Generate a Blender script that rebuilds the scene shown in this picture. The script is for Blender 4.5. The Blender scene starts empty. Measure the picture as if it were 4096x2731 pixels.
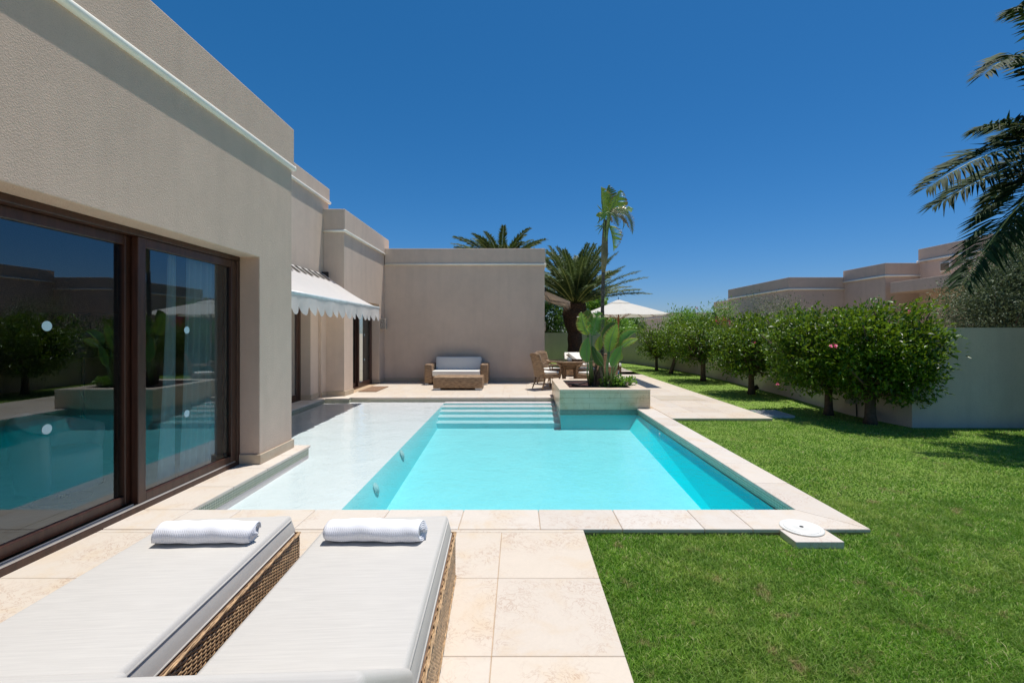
import bpy, bmesh, math, random
import numpy as np
from mathutils import Vector, Matrix, Euler
C = bpy.context
scn = C.scene
COL = scn.collection
R = math.radians
rnd = random.Random(7)
H = 1.5          # eye height
F = 1045.0       # focal length in sketch pixels

def P(xd, yd, Y):
    """world point at depth Y seen at sketch pixel (xd, yd)"""
    return Vector(((xd-1190.0)*Y/F, Y, H-(yd-765.0)*Y/F))

# ------------------------------------------------------------------ mesh builder
class MB:
    def __init__(s):
        s.v = []; s.f = []; s.np = []
    def add(s, vs, fs):
        o = len(s.v); s.v.extend([tuple(p) for p in vs]); s.f.extend([tuple(i+o for i in f) for f in fs]); return s
    def box(s, x0, y0, z0, x1, y1, z1):
        return s.add([(x0,y0,z0),(x1,y0,z0),(x1,y1,z0),(x0,y1,z0),(x0,y0,z1),(x1,y0,z1),(x1,y1,z1),(x0,y1,z1)],
                     [(0,3,2,1),(4,5,6,7),(0,1,5,4),(1,2,6,5),(2,3,7,6),(3,0,4,7)])
    def quad(s, a, b, c, d):
        return s.add([a,b,c,d], [(0,1,2,3)])
    def prism(s, poly, a, b, axis='z'):
        """poly of 2D points extruded from a to b along axis; 'x': poly is (y,z), 'y': poly is (x,z)"""
        def m(p, t):
            if axis == 'z': return (p[0], p[1], t)
            if axis == 'x': return (t, p[0], p[1])
            return (p[0], t, p[1])
        n = len(poly)
        vs = [m(p, a) for p in poly] + [m(p, b) for p in poly]
        fs = [tuple(range(n))[::-1], tuple(range(n, 2*n))] + [(i, (i+1) % n, (i+1) % n+n, i+n) for i in range(n)]
        return s.add(vs, fs)
    def tube(s, path, rad, n=8, caps=True):
        path = [Vector(p) for p in path]
        if not hasattr(rad, '__len__'): rad = [rad]*len(path)
        vs = []; fs = []
        up = None
        for i, p in enumerate(path):
            t = (path[min(i+1, len(path)-1)]-path[max(i-1, 0)])
            if t.length < 1e-9: t = Vector((0,0,1))
            t.normalize()
            if up is None:
                up = Vector((0,0,1)) if abs(t.z) < .9 else Vector((1,0,0))
            a = up - t*up.dot(t)
            if a.length < 1e-5: a = t.orthogonal()
            a.normalize(); b = t.cross(a); up = a
            for k in range(n):
                an = 2*math.pi*k/n
                vs.append(p+(a*math.cos(an)+b*math.sin(an))*rad[i])
        for i in range(len(path)-1):
            for k in range(n):
                k2 = (k+1) % n
                fs.append((i*n+k, i*n+k2, (i+1)*n+k2, (i+1)*n+k))
        if caps:
            fs.append(tuple(range(n))[::-1]); fs.append(tuple((len(path)-1)*n+k for k in range(n)))
        return s.add(vs, fs)
    def lathe(s, prof, c=(0,0,0), n=24):
        vs = []; fs = []
        for (r, z) in prof:
            for k in range(n):
                an = 2*math.pi*k/n
                vs.append((c[0]+r*math.cos(an), c[1]+r*math.sin(an), c[2]+z))
        for i in range(len(prof)-1):
            for k in range(n):
                k2 = (k+1) % n
                fs.append((i*n+k, i*n+k2, (i+1)*n+k2, (i+1)*n+k))
        fs.append(tuple(range(n))[::-1]); fs.append(tuple((len(prof)-1)*n+k for k in range(n)))
        return s.add(vs, fs)
    def rbox(s, x0, y0, z0, x1, y1, z1, r=.02, seg=3):
        bm = bmesh.new()
        bmesh.ops.create_cube(bm, size=1)
        for v in bm.verts:
            v.co = Vector(((x0+x1)/2+v.co.x*(x1-x0), (y0+y1)/2+v.co.y*(y1-y0), (z0+z1)/2+v.co.z*(z1-z0)))
        bmesh.ops.bevel(bm, geom=list(bm.edges), offset=r, segments=seg, profile=.5, affect='EDGES')
        bm.verts.index_update()
        s.add([v.co.copy() for v in bm.verts], [tuple(v.index for v in f.verts) for f in bm.faces])
        bm.free(); return s
    def arr(s, V, Fc):
        """numpy verts (n,3), faces (m,k)"""
        s.np.append((V, Fc)); return s
    def xform(s, M):
        s.v = [tuple(M @ Vector(p)) for p in s.v]; return s
    def build(s, name, mat=None, parent=None, smooth=False, bevel=0, off=(0,0,0), seg=2):
        me = bpy.data.meshes.new(name)
        o3 = Vector(off)
        if s.np and not s.v:
            Vs = []; Ls = []; Ss = []; Ts = []; base = 0; lb = 0
            for V, Fc in s.np:
                Vs.append(V-np.array(o3)); Ls.append((Fc+base).ravel()); k = Fc.shape[1]
                Ss.append(lb+np.arange(len(Fc))*k); Ts.append(np.full(len(Fc), k)); base += len(V); lb += Fc.size
            V = np.concatenate(Vs); L = np.concatenate(Ls); S = np.concatenate(Ss)
            me.vertices.add(len(V)); me.vertices.foreach_set('co', V.astype('f').ravel())
            me.loops.add(len(L)); me.loops.foreach_set('vertex_index', L.astype('i'))
            me.polygons.add(len(S)); me.polygons.foreach_set('loop_start', S.astype('i'))
            me.update(calc_edges=True); me.validate()
        else:
            me.from_pydata([tuple(Vector(p)-o3) for p in s.v], [], s.f)
            me.update()
            bm = bmesh.new(); bm.from_mesh(me)
            bmesh.ops.recalc_face_normals(bm, faces=bm.faces) if s.recalc else None
            bm.to_mesh(me); bm.free()
        if smooth:
            me.polygons.foreach_set('use_smooth', [True]*len(me.polygons))
        ob = bpy.data.objects.new(name, me)
        COL.objects.link(ob)
        if mat: me.materials.append(mat)
        if parent is not None: ob.parent = parent
        else: ob.location = o3
        if bevel:
            md = ob.modifiers.new('bevel', 'BEVEL'); md.width = bevel; md.segments = seg; md.limit_method = 'ANGLE'; md.angle_limit = R(50)
        return ob
    recalc = True

def tag(o, label=None, cat=None, group=None, kind=None):
    if label: o['label'] = label
    if cat: o['category'] = cat
    if group: o['group'] = group
    if kind: o['kind'] = kind
    return o

def thing(name, label, cat, loc=(0,0,0), rz=0, group=None):
    o = bpy.data.objects.new(name, None); COL.objects.link(o)
    o.location = loc; o.rotation_euler = (0,0,rz); o.empty_display_size = .1
    return tag(o, label, cat, group)

def copy_tree(o, parent=None):
    c = o.copy(); COL.objects.link(c); c.parent = parent
    for ch in list(o.children):
        copy_tree(ch, c)
    return c

def struct(o): o['kind'] = 'structure'; return o

# ------------------------------------------------------------------ materials
def new_mat(name):
    m = bpy.data.materials.new(name); m.use_nodes = True
    nt = m.node_tree; nt.nodes.clear()
    return m, nt
class N:
    """tiny node helper"""
    def __init__(s, nt): s.nt = nt
    def n(s, t, ins=None, **kw):
        nd = s.nt.nodes.new(t)
        for k, v in kw.items(): setattr(nd, k, v)
        for k, v in (ins or {}).items():
            if hasattr(v, 'is_linked') or hasattr(v, 'links'): s.nt.links.new(v, nd.inputs[k])
            else: nd.inputs[k].default_value = v
        return nd
    def coord(s, scale=(1,1,1), kind='Object', loc=(0,0,0), rot=(0,0,0)):
        tc = s.n('ShaderNodeTexCoord')
        return s.n('ShaderNodeMapping', {0: tc.outputs[kind], 'Scale': scale, 'Location': loc, 'Rotation': rot}).outputs[0]
    def noise(s, vec, scale=5, detail=4, rough=.55, dist=0, out=0):
        return s.n('ShaderNodeTexNoise', {'Vector': vec, 'Scale': scale, 'Detail': detail, 'Roughness': rough, 'Distortion': dist}).outputs[out]
    def ramp(s, fac, stops):
        r = s.n('ShaderNodeValToRGB', {0: fac}); cr = r.color_ramp
        while len(cr.elements) < len(stops): cr.elements.new(.5)
        for e, (p, c) in zip(cr.elements, stops):
            e.position = p; e.color = (*c, 1) if len(c) == 3 else c
        return r.outputs[0]
    def math(s, op, a, b=0.0, c=None):
        ins = {0: a, 1: b}
        if c is not None: ins[2] = c
        return s.n('ShaderNodeMath', ins, operation=op).outputs[0]
    def mix(s, fac, a, b, blend='MIX'):
        nd = s.n('ShaderNodeMix', data_type='RGBA', blend_type=blend)
        for i, v in ((0, fac), (6, a), (7, b)):
            if hasattr(v, 'links'): s.nt.links.new(v, nd.inputs[i])
            else: nd.inputs[i].default_value = (*v, 1) if (hasattr(v, '__len__') and len(v) == 3) else v
        return nd.outputs[2]
    def bump(s, h, strength=.3, dist=.01, normal=None):
        ins = {'Height': h, 'Strength': strength, 'Distance': dist}
        if normal is not None: ins['Normal'] = normal
        return s.n('ShaderNodeBump', ins).outputs[0]
    def bsdf(s, col, rough=.6, normal=None, **kw):
        ins = {'Roughness': rough}
        ins['Base Color'] = (*col, 1) if (hasattr(col, '__len__') and len(col) == 3) else col
        if normal is not None: ins['Normal'] = normal
        ins.update(kw)
        return s.n('ShaderNodeBsdfPrincipled', ins).outputs[0]
    def out(s, sh, vol=None):
        o = s.n('ShaderNodeOutputMaterial', {0: sh})
        if vol is not None: s.nt.links.new(vol, o.inputs[1])
def hsv(c, k): return tuple(min(1, x*k) for x in c)

def m_plain(name, col, rough=.5, var=.12, scale=6, bump=.0, bscale=60, **kw):
    m, nt = new_mat(name); g = N(nt); v = g.coord()
    n1 = g.noise(v, scale, 5, .6)
    c = g.ramp(n1, [(.3, hsv(col, 1-var)), (.7, hsv(col, 1+var))])
    nm = g.bump(g.noise(v, bscale, 3), bump, .005) if bump else None
    g.out(g.bsdf(c, rough, nm, **kw)); return m

def m_stucco(name, col, bstr=.5, bscale=95, dist=.006):
    m, nt = new_mat(name); g = N(nt); v = g.coord(kind='Object')
    big = g.noise(v, .7, 4, .6); mid = g.noise(v, 4.5, 5, .65)
    streak = g.noise(g.coord((2.5, 2.5, .25)), 1.5, 4, .6)
    c = g.ramp(big, [(.3, hsv(col, .92)), (.7, hsv(col, 1.06))])
    c = g.mix(.22, c, g.ramp(mid, [(.3, hsv(col, .8)), (.7, hsv(col, 1.12))]))
    c = g.mix(g.ramp(streak, [(.48, (0,0,0)), (.8, (.38,.38,.38))]), c, hsv(col, .72))
    f = g.n('ShaderNodeTexVoronoi', {'Vector': g.coord(), 'Scale': bscale}, feature='SMOOTH_F1').outputs[0]
    grain = g.noise(v, bscale*.8, 3, .6)
    hh = g.math('ADD', f, g.math('MULTIPLY', grain, 1.2))
    c = g.mix(g.ramp(grain, [(.3, (.35,.35,.35)), (.5, (0,0,0))]), c, hsv(col, .7))
    g.out(g.bsdf(c, .9, g.bump(hh, bstr, dist))); return m

def m_stone(name, base, vein=(.42,.20,.08), rough=.45, island=True, vs=1.0, polish=.5):
    """cream limestone with thin rusty veins; every slab differs a little"""
    m, nt = new_mat(name); g = N(nt); v = g.coord()
    if island:
        geo = g.n('ShaderNodeNewGeometry'); ri = geo.outputs['Random Per Island']
        off = g.n('ShaderNodeVectorMath', {0: v, 1: g.n('ShaderNodeCombineXYZ', {0: g.math('MULTIPLY', ri, 37.0), 1: g.math('MULTIPLY', ri, 71.0)}).outputs[0]}, operation='ADD').outputs[0]
    else: off = v; ri = None
    cl = g.noise(off, 3.2*vs, 6, .62, .6)
    c = g.ramp(cl, [(.25, hsv(base, 1.07)), (.5, base), (.66, (base[0]*.98, base[1]*.92, base[2]*.83)), (.82, (base[0]*.95, base[1]*.80, base[2]*.64))])
    n1 = g.noise(off, 7.5*vs, 7, .62, 2.2)
    d = g.math('ABSOLUTE', g.math('SUBTRACT', n1, .5))
    line = g.ramp(d, [(0, (1,1,1)), (.010, (.55,.55,.55)), (.024, (0,0,0))])
    gate = g.ramp(g.noise(off, 2.3*vs, 3, .5), [(.45, (0,0,0)), (.60, (.62,.62,.62))])
    c = g.mix(g.math('MULTIPLY', line, gate), c, vein)
    fine = g.noise(off, 55, 4, .7)
    c = g.mix(.13, c, g.ramp(fine, [(.3, hsv(base, .7)), (.7, hsv(base, 1.15))]))
    if ri is not None:
        c = g.mix(.55, c, g.mix(1.0, c, g.ramp(ri, [(0, (.86,.81,.76)), (.35, (1,1,1)), (.7, (1,.95,.88)), (1, (1,1,1.0))]), 'MULTIPLY'))
    g.out(g.bsdf(c, g.ramp(cl, [(.3, (rough,)*3), (.8, (rough+.2,)*3)]), g.bump(fine, .08, .002))); return m

def m_brickstone(name, base, bw, bh, mort=.003, vein=(.33,.2,.1), rough=.3):
    m, nt = new_mat(name); g = N(nt)
    tc = g.n('ShaderNodeTexCoord').outputs['Object']
    sx = g.n('ShaderNodeSeparateXYZ', {0: tc})
    u = g.math('ADD', sx.outputs[0], sx.outputs[1])
    vec = g.n('ShaderNodeCombineXYZ', {0: u, 1: sx.outputs[2]}).outputs[0]
    b = g.n('ShaderNodeTexBrick', {'Vector': vec, 'Scale': 1.0, 'Brick Width': bw, 'Row Height': bh, 'Mortar Size': mort, 'Color1': (.9,.9,.9,1), 'Color2': (1,1,1,1), 'Mortar': (.55,.5,.45,1)})
    b.offset = .5
    n1 = g.noise(tc, 4.2, 7, .62, 1.8); d = g.math('ABSOLUTE', g.math('SUBTRACT', n1, .5))
    line = g.ramp(d, [(0, (.9,.9,.9)), (.008, (.35,.35,.35)), (.02, (0,0,0))])
    gate = g.ramp(g.noise(tc, 2.3, 3), [(.42, (0,0,0)), (.58, (.8,.8,.8))])
    c = g.ramp(g.noise(tc, 3, 5, .6), [(.3, hsv(base, 1.08)), (.7, (base[0]*.95, base[1]*.84, base[2]*.68))])
    c = g.mix(g.math('MULTIPLY', line, gate), c, vein)
    c = g.mix(1.0, c, b.outputs[0], 'MULTIPLY')
    g.out(g.bsdf(c, rough)); return m

def m_mosaic(name, c1, c2, grout, size=.025, rough=.25):
    m, nt = new_mat(name); g = N(nt)
    tc = g.n('ShaderNodeTexCoord').outputs['Object']
    sx = g.n('ShaderNodeSeparateXYZ', {0: tc})
    u = g.math('ADD', sx.outputs[0], sx.outputs[1])
    vec = g.n('ShaderNodeCombineXYZ', {0: u, 1: sx.outputs[2]}).outputs[0]
    b = g.n('ShaderNodeTexBrick', {'Vector': vec, 'Scale': 1.0, 'Brick Width': size, 'Row Height': size, 'Mortar Size': size*.09, 'Color1': (*c1,1), 'Color2': (*c2,1), 'Mortar': (*grout,1)})
    b.offset = 0.0
    g.out(g.bsdf(b.outputs[0], rough)); return m

def m_leaf(name, stops, rough=.38, trans=.35, tcol=None, pscale=1.3, spec=.5):
    """leaf colour differs leaf by leaf and in light and dark clumps"""
    m, nt = new_mat(name); g = N(nt)
    geo = g.n('ShaderNodeNewGeometry'); ri = geo.outputs['Random Per Island']
    v = g.coord()
    t = g.math('ADD', g.math('MULTIPLY', ri, .62), g.math('MULTIPLY', g.noise(v, pscale*2.5, 3), .38))
    c = g.ramp(t, stops)
    pr = g.bsdf(c, rough, None, **{'Specular IOR Level': spec})
    tr = g.n('ShaderNodeBsdfTranslucent', {'Color': g.mix(.5, c, tcol or (.25,.42,.03), 'MIX')}).outputs[0]
    g.out(g.n('ShaderNodeMixShader', {0: trans, 1: pr, 2: tr}).outputs[0]); return m

def m_wicker(name, c1, c2, s=1.0):
    m, nt = new_mat(name); g = N(nt)
    tc = g.n('ShaderNodeTexCoord').outputs['Object']
    sx = g.n('ShaderNodeSeparateXYZ', {0: tc})
    u = g.math('ADD', sx.outputs[0], sx.outputs[1])
    w = g.math('ADD', sx.outputs[2], g.math('MULTIPLY', g.math('SUBTRACT', sx.outputs[1], sx.outputs[0]), .35))
    a = g.math('SINE', g.math('MULTIPLY', u, 150*s)); b = g.math('SINE', g.math('MULTIPLY', w, 420*s))
    hgt = g.math('MULTIPLY', a, b)
    n1 = g.noise(g.coord((1,1,7)), 9, 4, .6)
    c = g.ramp(g.math('ADD', g.math('MULTIPLY', hgt, .16), n1), [(.3, hsv(c2, .55)), (.45, c2), (.62, c1), (.8, hsv(c1, 1.2))])
    g.out(g.bsdf(c, .5, g.bump(hgt, .6, .004))); return m

def m_fabric(name, col, sx=1, sy=1, streak=.05, scale=1.0, bump=.15, trans=0):
    m, nt = new_mat(name); g = N(nt)
    a = g.noise(g.coord((6*sx, 6*sy, 30)), 14*scale, 3, .6)
    b = g.noise(g.coord((3, 3, 3)), 1, 3, .5)
    c = g.ramp(a, [(.3, hsv(col, 1-streak*1.4)), (.7, hsv(col, 1+streak))])
    c = g.mix(.15, c, g.ramp(b, [(.3, hsv(col, .88)), (.7, hsv(col, 1.05))]))
    fine = g.noise(g.coord(), 350, 2)
    wr = g.noise(g.coord((1, 1, 1)), 5, 3, .55)
    nm = g.bump(fine, bump, .002, g.bump(wr, .12, .03))
    sh = g.bsdf(c, .9, nm)
    if trans:
        tr = g.n('ShaderNodeBsdfTranslucent', {'Color': (*col, 1)}).outputs[0]
        sh = g.n('ShaderNodeMixShader', {0: trans, 1: sh, 2: tr}).outputs[0]
    g.out(sh); return m

def m_wood(name, col, axis=(1,1,.12), rough=.35):
    m, nt = new_mat(name); g = N(nt)
    n1 = g.noise(g.coord(axis), 22, 5, .6, .8)
    c = g.ramp(n1, [(.3, hsv(col, .55)), (.55, col), (.75, hsv(col, 1.35))])
    g.out(g.bsdf(c, rough, g.bump(n1, .12, .002))); return m

def m_glass(name, ior=1.75, tint=(.94,.985,.985), rc=(.8,.88,.95)):
    m, nt = new_mat(name); g = N(nt)
    fr = g.n('ShaderNodeFresnel', {'IOR': ior}).outputs[0]
    t = g.n('ShaderNodeBsdfTransparent', {0: (*tint, 1)}).outputs[0]
    gl = g.n('ShaderNodeBsdfGlossy', {'Color': (*rc, 1), 'Roughness': 0.0}).outputs[0]
    g.out(g.n('ShaderNodeMixShader', {0: fr, 1: t, 2: gl}).outputs[0]); return m

STUCCO = m_stucco('stucco', (.63,.475,.37), .5, 130, .006)
STUCCO2 = m_stucco('stucco_pink', (.70,.555,.44), .3, 130, .004)
STUCCO_FAR = m_stucco('stucco_far', (.60,.47,.375), .25, 60)
STUCCO_WARM = m_stucco('stucco_warm', (.72,.55,.43), .25, 60)
GARDEN_WALL = m_stucco('garden_wall_paint', (.58,.52,.46), .15, 60)
TRIM = m_plain('white_trim', (.88,.85,.75), .5, .05, 3)
SKIRT = m_stone('skirting_stone', (.56,.46,.34), island=True)
DECK = m_stone('deck_stone', (.66,.585,.495), vein=(.36,.17,.08), rough=.42)
COPING = m_stone('coping_stone', (.66,.60,.53), vein=(.40,.22,.12), rough=.5)
GROUT = m_plain('grout', (.50,.36,.23), .9, .15)
PLANTER = m_brickstone('planter_stone', (.74,.62,.45), .62, .105)
PLANTCAP = m_stone('planter_cap', (.66,.55,.43))
MOSAIC = m_mosaic('mosaic', (.62,.62,.46), (.52,.55,.42), (.10,.11,.08))
MOSAIC2 = m_mosaic('pool_lip_tile', (.30,.38,.30), (.24,.32,.26), (.05,.07,.06))
WICKER = m_wicker('wicker', (.43,.285,.165), (.22,.13,.07))
CANE = m_plain('cane', (.50,.33,.18), .38, .4, 35)
CANE_DK = m_plain('cane_dark', (.21,.125,.07), .5, .35, 30)
CUSHION = m_fabric('cushion', (.555,.53,.49), .06, 1.6, .055)
CUSHW = m_fabric('cushion_white', (.82,.79,.73), 1, .1, .03)
CANVAS = m_fabric('canvas', (.72,.69,.62), 1, 1, .02, trans=.2)
AWNCLOTH = m_fabric('awning_cloth', (.90,.87,.83), 8, .05, .04, trans=.45)
WOOD = m_wood('brown_frame', (.062,.026,.016))
TEAK = m_wood('teak', (.30,.11,.045))
GLASS = m_glass('window_glass', 2.15, rc=(.85,.93,.98))
BLACK = m_plain('black_plastic', (.012,.012,.013), .45)
DKMETAL = m_plain('dark_metal', (.035,.033,.032), .4, .1, 5, Metallic=.6)
ALU = m_plain('aluminium', (.55,.56,.58), .3, .05, 5, Metallic=.9)
STEEL = m_plain('steel', (.6,.6,.6), .22, .05, 5, Metallic=1.0)
WHITEP = m_plain('white_plastic', (.78,.77,.72), .35, .03)
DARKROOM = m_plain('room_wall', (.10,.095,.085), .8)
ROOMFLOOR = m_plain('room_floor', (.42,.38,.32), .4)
BARK = m_plain('bark', (.10,.07,.05), .95, .45, 14, .7, 30)
BARKL = m_plain('bark_light', (.22,.17,.12), .95, .35, 18, .6, 40)
# ------------------------------------------------------------------ light, sky, camera
SX, SY = .15, .16
sdir = Vector((SX, SY, 1)).normalized()
el = math.asin(sdir.z); az = math.atan2(SX, SY)
w = bpy.data.worlds.new('World'); scn.world = w; w.use_nodes = True
nt = w.node_tree; nt.nodes.clear(); g = N(nt)
sky = g.n('ShaderNodeTexSky', sky_type='NISHITA')
sky.sun_disc = False; sky.sun_elevation = el; sky.sun_rotation = az; sky.altitude = 0
sky.air_density = 1.0; sky.dust_density = .3; sky.ozone_density = 3.5
hs = g.n('ShaderNodeHueSaturation', {'Saturation': 1.18, 'Value': .1, 'Color': sky.outputs[0]})
sp = g.n('ShaderNodeSeparateColor', {0: hs.outputs[0]})
ch = [g.math('MULTIPLY', g.math('POWER', sp.outputs[i], p), k*10) for i, (p, k) in enumerate(((1.36, .66), (.90, .63), (1.07, .98)))]
cb = g.n('ShaderNodeCombineColor', {0: ch[0], 1: ch[1], 2: ch[2]})
bg = g.n('ShaderNodeBackground', {0: cb.outputs[0], 1: .10})
g.n('ShaderNodeOutputWorld', {0: bg.outputs[0]})
sl = bpy.data.lights.new('sun', 'SUN'); sl.energy = 4.7; sl.angle = R(.5); sl.color = (1, .955, .89)
so = bpy.data.objects.new('sun', sl); COL.objects.link(so); so.location = (0, 0, 20)
so.rotation_euler = sdir.to_track_quat('Z', 'Y').to_euler()
cam = bpy.data.cameras.new('camera'); co = bpy.data.objects.new('camera', cam); COL.objects.link(co)
co.location = (0, 0, H); co.rotation_euler = (R(90), 0, 0)
cam.sensor_width = 36; cam.lens = F/2352*36; cam.shift_x = -14/2352; cam.shift_y = -19/2352
cam.clip_start = .05; cam.clip_end = 3000
scn.camera = co
scn.view_settings.view_transform = 'Standard'; scn.view_settings.look = 'None'; scn.view_settings.exposure = 0
scn.cycles.max_bounces = 10; scn.cycles.transparent_max_bounces = 12; scn.cycles.diffuse_bounces = 5
scn.cycles.glossy_bounces = 4; scn.cycles.caustics_reflective = False; scn.cycles.caustics_refractive = False
scn.cycles.sample_clamp_indirect = 4
scn.cycles.use_denoising = True

# ------------------------------------------------------------------ ground
m, nt = new_mat('far_earth'); g = N(nt)
c = g.ramp(g.noise(g.coord(), .8, 5), [(.3, (.46,.38,.28)), (.7, (.36,.31,.22))]); g.out(g.bsdf(c, .95)); EARTH = m
mb = MB(); S = 1500
for (x0,y0,x1,y1) in ((-S,-S,S,3.6),(-S,10.75,S,S),(-S,3.6,-4.75,10.75),(2.6,3.6,S,10.75)):
    mb.quad((x0,y0,-.075),(x1,y0,-.075),(x1,y1,-.075),(x0,y1,-.075))
struct(mb.build('ground', EARTH))
# lawn sheet
m, nt = new_mat('lawn_base'); g = N(nt); v = g.coord()
a = g.noise(v, 1.6, 5, .6); b = g.noise(v, 160, 3, .7); d = g.noise(v, 9, 4, .65)
c = g.ramp(b, [(.3, (.08,.15,.012)), (.5, (.19,.32,.03)), (.7, (.36,.48,.09))])
c = g.mix(g.ramp(a, [(.35, (0,0,0)), (.75, (.5,.5,.5))]), c, (.09,.15,.03))
c = g.mix(g.ramp(d, [(.6, (0,0,0)), (.8, (.7,.7,.7))]), c, (.15,.10,.045))
g.out(g.bsdf(c, .9, g.bump(b, .8, .02))); LAWN = m
mb = MB()
for (x0,y0,x1,y1) in ((.5,-3,14,3.5),(2.7,3.5,14,8.03),(4.5,8.03,6.9,24.4)):
    mb.quad((x0,y0,-.05),(x1,y0,-.05),(x1,y1,-.05),(x0,y1,-.05))
mb.quad((-1,20.1,-.05),(4.5,20.1,-.05),(4.5,24.4,-.05),(-1,24.4,-.05))
struct(mb.build('lawn', LAWN))
# grass blades
rs = np.random.RandomState(3)
def in_lawn(x, y):
    a = (x > .504) & (y < 3.478) & ~((x > 1.97) & (x < 2.37) & (y > 3.25))
    b = (x > 2.704) & (y < 8.026) & (y >= 3.46)
    c = (x > 4.504) & (y >= 8.02)
    wl = np.interp(y, [7.3, 8.6, 11.2, 14, 17, 20.5, 22.5], [6.4+30*0, 6.2, 6.4, 6.6, 6.65, 6.4, 6.0])
    c = c & ~((x > 4.48) & (x < 5.06) & (y > 8.30) & (y < 8.96))
    return (a | b | c) & ((y < 7.3) | (x < wl))
def blades(n, ylo, yhi, h0, h1, w0, bend=.9):
    y = ylo+(yhi-ylo)*rs.rand(n)
    xr = (1176/F)*y*1.06+.1
    x = .5+(xr-.5)*rs.rand(n)
    k = in_lawn(x, y); x = x[k]; y = y[k]; n = len(x)
    th = rs.rand(n)*6.283; h = h0+(h1-h0)*rs.rand(n)**1.5; wd = w0*(.6+.8*rs.rand(n))
    cl = np.sin(x*5.1+1.3*np.sin(y*3.7))*np.cos(y*4.3+x*1.9)
    h = h*(1+.3*cl)
    la = rs.rand(n)*6.283; ln = h*bend*(.3+1.2*rs.rand(n))
    V = np.zeros((n, 5, 3)); dx = np.cos(th)*wd/2; dy = np.sin(th)*wd/2
    mx = x+np.cos(la)*ln*.35; my = y+np.sin(la)*ln*.35
    V[:,0] = np.c_[x-dx, y-dy, np.full(n, -.052)]; V[:,1] = np.c_[x+dx, y+dy, np.full(n, -.052)]
    V[:,2] = np.c_[mx+dx*.8, my+dy*.8, -.05+h*.6]; V[:,3] = np.c_[mx-dx*.8, my-dy*.8, -.05+h*.6]
    V[:,4] = np.c_[x+np.cos(la)*ln, y+np.sin(la)*ln, -.05+h*.95]
    i = np.arange(n)[:,None]*5
    return V.reshape(-1,3), i+np.array([[0,1,2]]), i+np.array([[0,2,3]]), i+np.array([[3,2,4]])
m, nt = new_mat('grass_blade'); g = N(nt)
ri = g.n('ShaderNodeNewGeometry').outputs['Random Per Island']; v = g.coord()
c = g.ramp(ri, [(0, (.09,.23,.015)), (.4, (.19,.40,.025)), (.72, (.31,.54,.06)), (.9, (.50,.62,.18)), (1, (.70,.60,.34))])
big = g.noise(v, 1.1, 4, .6); c = g.mix(g.ramp(big, [(.4, (0,0,0)), (.7, (.55,.55,.55))]), c, (.50,.56,.15))
d2 = g.noise(v, 4.5, 4, .65); c = g.mix(g.ramp(d2, [(.42, (0,0,0)), (.56, (.55,.55,.55))]), c, (.11,.26,.02))
dry = g.noise(g.coord(loc=(3,8,0)), 5.5, 5, .7); c = g.mix(g.ramp(dry, [(.58, (0,0,0)), (.70, (.8,.8,.8))]), c, (.55,.38,.22))
tr = g.n('ShaderNodeBsdfTranslucent', {'Color': c}).outputs[0]
g.out(g.n('ShaderNodeMixShader', {0: .38, 1: g.bsdf(c, .6), 2: tr}).outputs[0]); GRASS = m
mb = MB()
for a in ((130000, 1.3, 2.6, .010, .034, .0045), (130000, 2.6, 4.2, .010, .034, .0058), (90000, 4.2, 8.0, .010, .03, .009), (50000, 8.0, 22.3, .012, .028, .02)):
    V, f1, f2, f3 = blades(*a); mb.arr(V, np.concatenate([f1, f2, f3]))
tag(mb.build('grass', GRASS), 'short green lawn grass with small dry brown patches', 'grass', kind='stuff')

# ------------------------------------------------------------------ deck slabs
def slabs(rects, name, mat, z0=-.03, z1=0.0, gap=.0018, bev=.0025):
    mb = MB()
    for (x0, y0, x1, y1) in rects: mb.box(x0+gap, y0+gap, z0, x1-gap, y1-gap, z1)
    return struct(mb.build(name, mat, bevel=bev, seg=1))
def grid(x0, y0, x1, y1, xs, ys):
    X = [x0]+[x for x in xs if x0+.02 < x < x1-.02]+[x1]; Yv = [y0]+[y for y in ys if y0+.02 < y < y1-.02]+[y1]
    return [(X[i], Yv[j], X[i+1], Yv[j+1]) for i in range(len(X)-1) for j in range(len(Yv)-1)]
xs = sorted(-.124-.62*i for i in range(0, 12)); ys = sorted([2.79, 2.115]+[1.45-.67*k for k in range(0, 6)])
front = grid(-3.20, -2.2, .5, 3.43, xs, ys)+grid(-3.2, 3.43, .5, 3.478, [-2.1,-.7], [])
slabs(front, 'front_terrace', DECK)
bx = [-4.1+.62*i for i in range(0, 8)]; by = [10.98+.62*i for i in range(12)]
back = grid(-4.13, 11.0, .83, 14.06, bx, by)+grid(.83, 11.17, 4.5, 20, [.83+.62*i for i in range(1, 8)], by+[16.56,18.4])
back += grid(2.72, 8.03, 4.5, 11.17, [3.32, 3.9], [8.65+.62*i for i in range(5)])
slabs(back, 'back_terrace', DECK, gap=.0015)
mb = MB()
for r in ((-3.2,-2.2,.49,3.5),(-4.64,10.66,.82,14.08),(.83,11.16,4.49,19.99),(2.66,8.04,4.49,11.2),(-3.2,3.5,2.68,3.83),(2.39,3.8,2.68,9.03),(-3.2,3.8,-2.81,6.08),(-4.86,6.09,-4.46,10.44)):
    mb.box(r[0], r[1], -.09, r[2], r[3], -.006)
struct(mb.build('terrace_base', GROUT))
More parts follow.
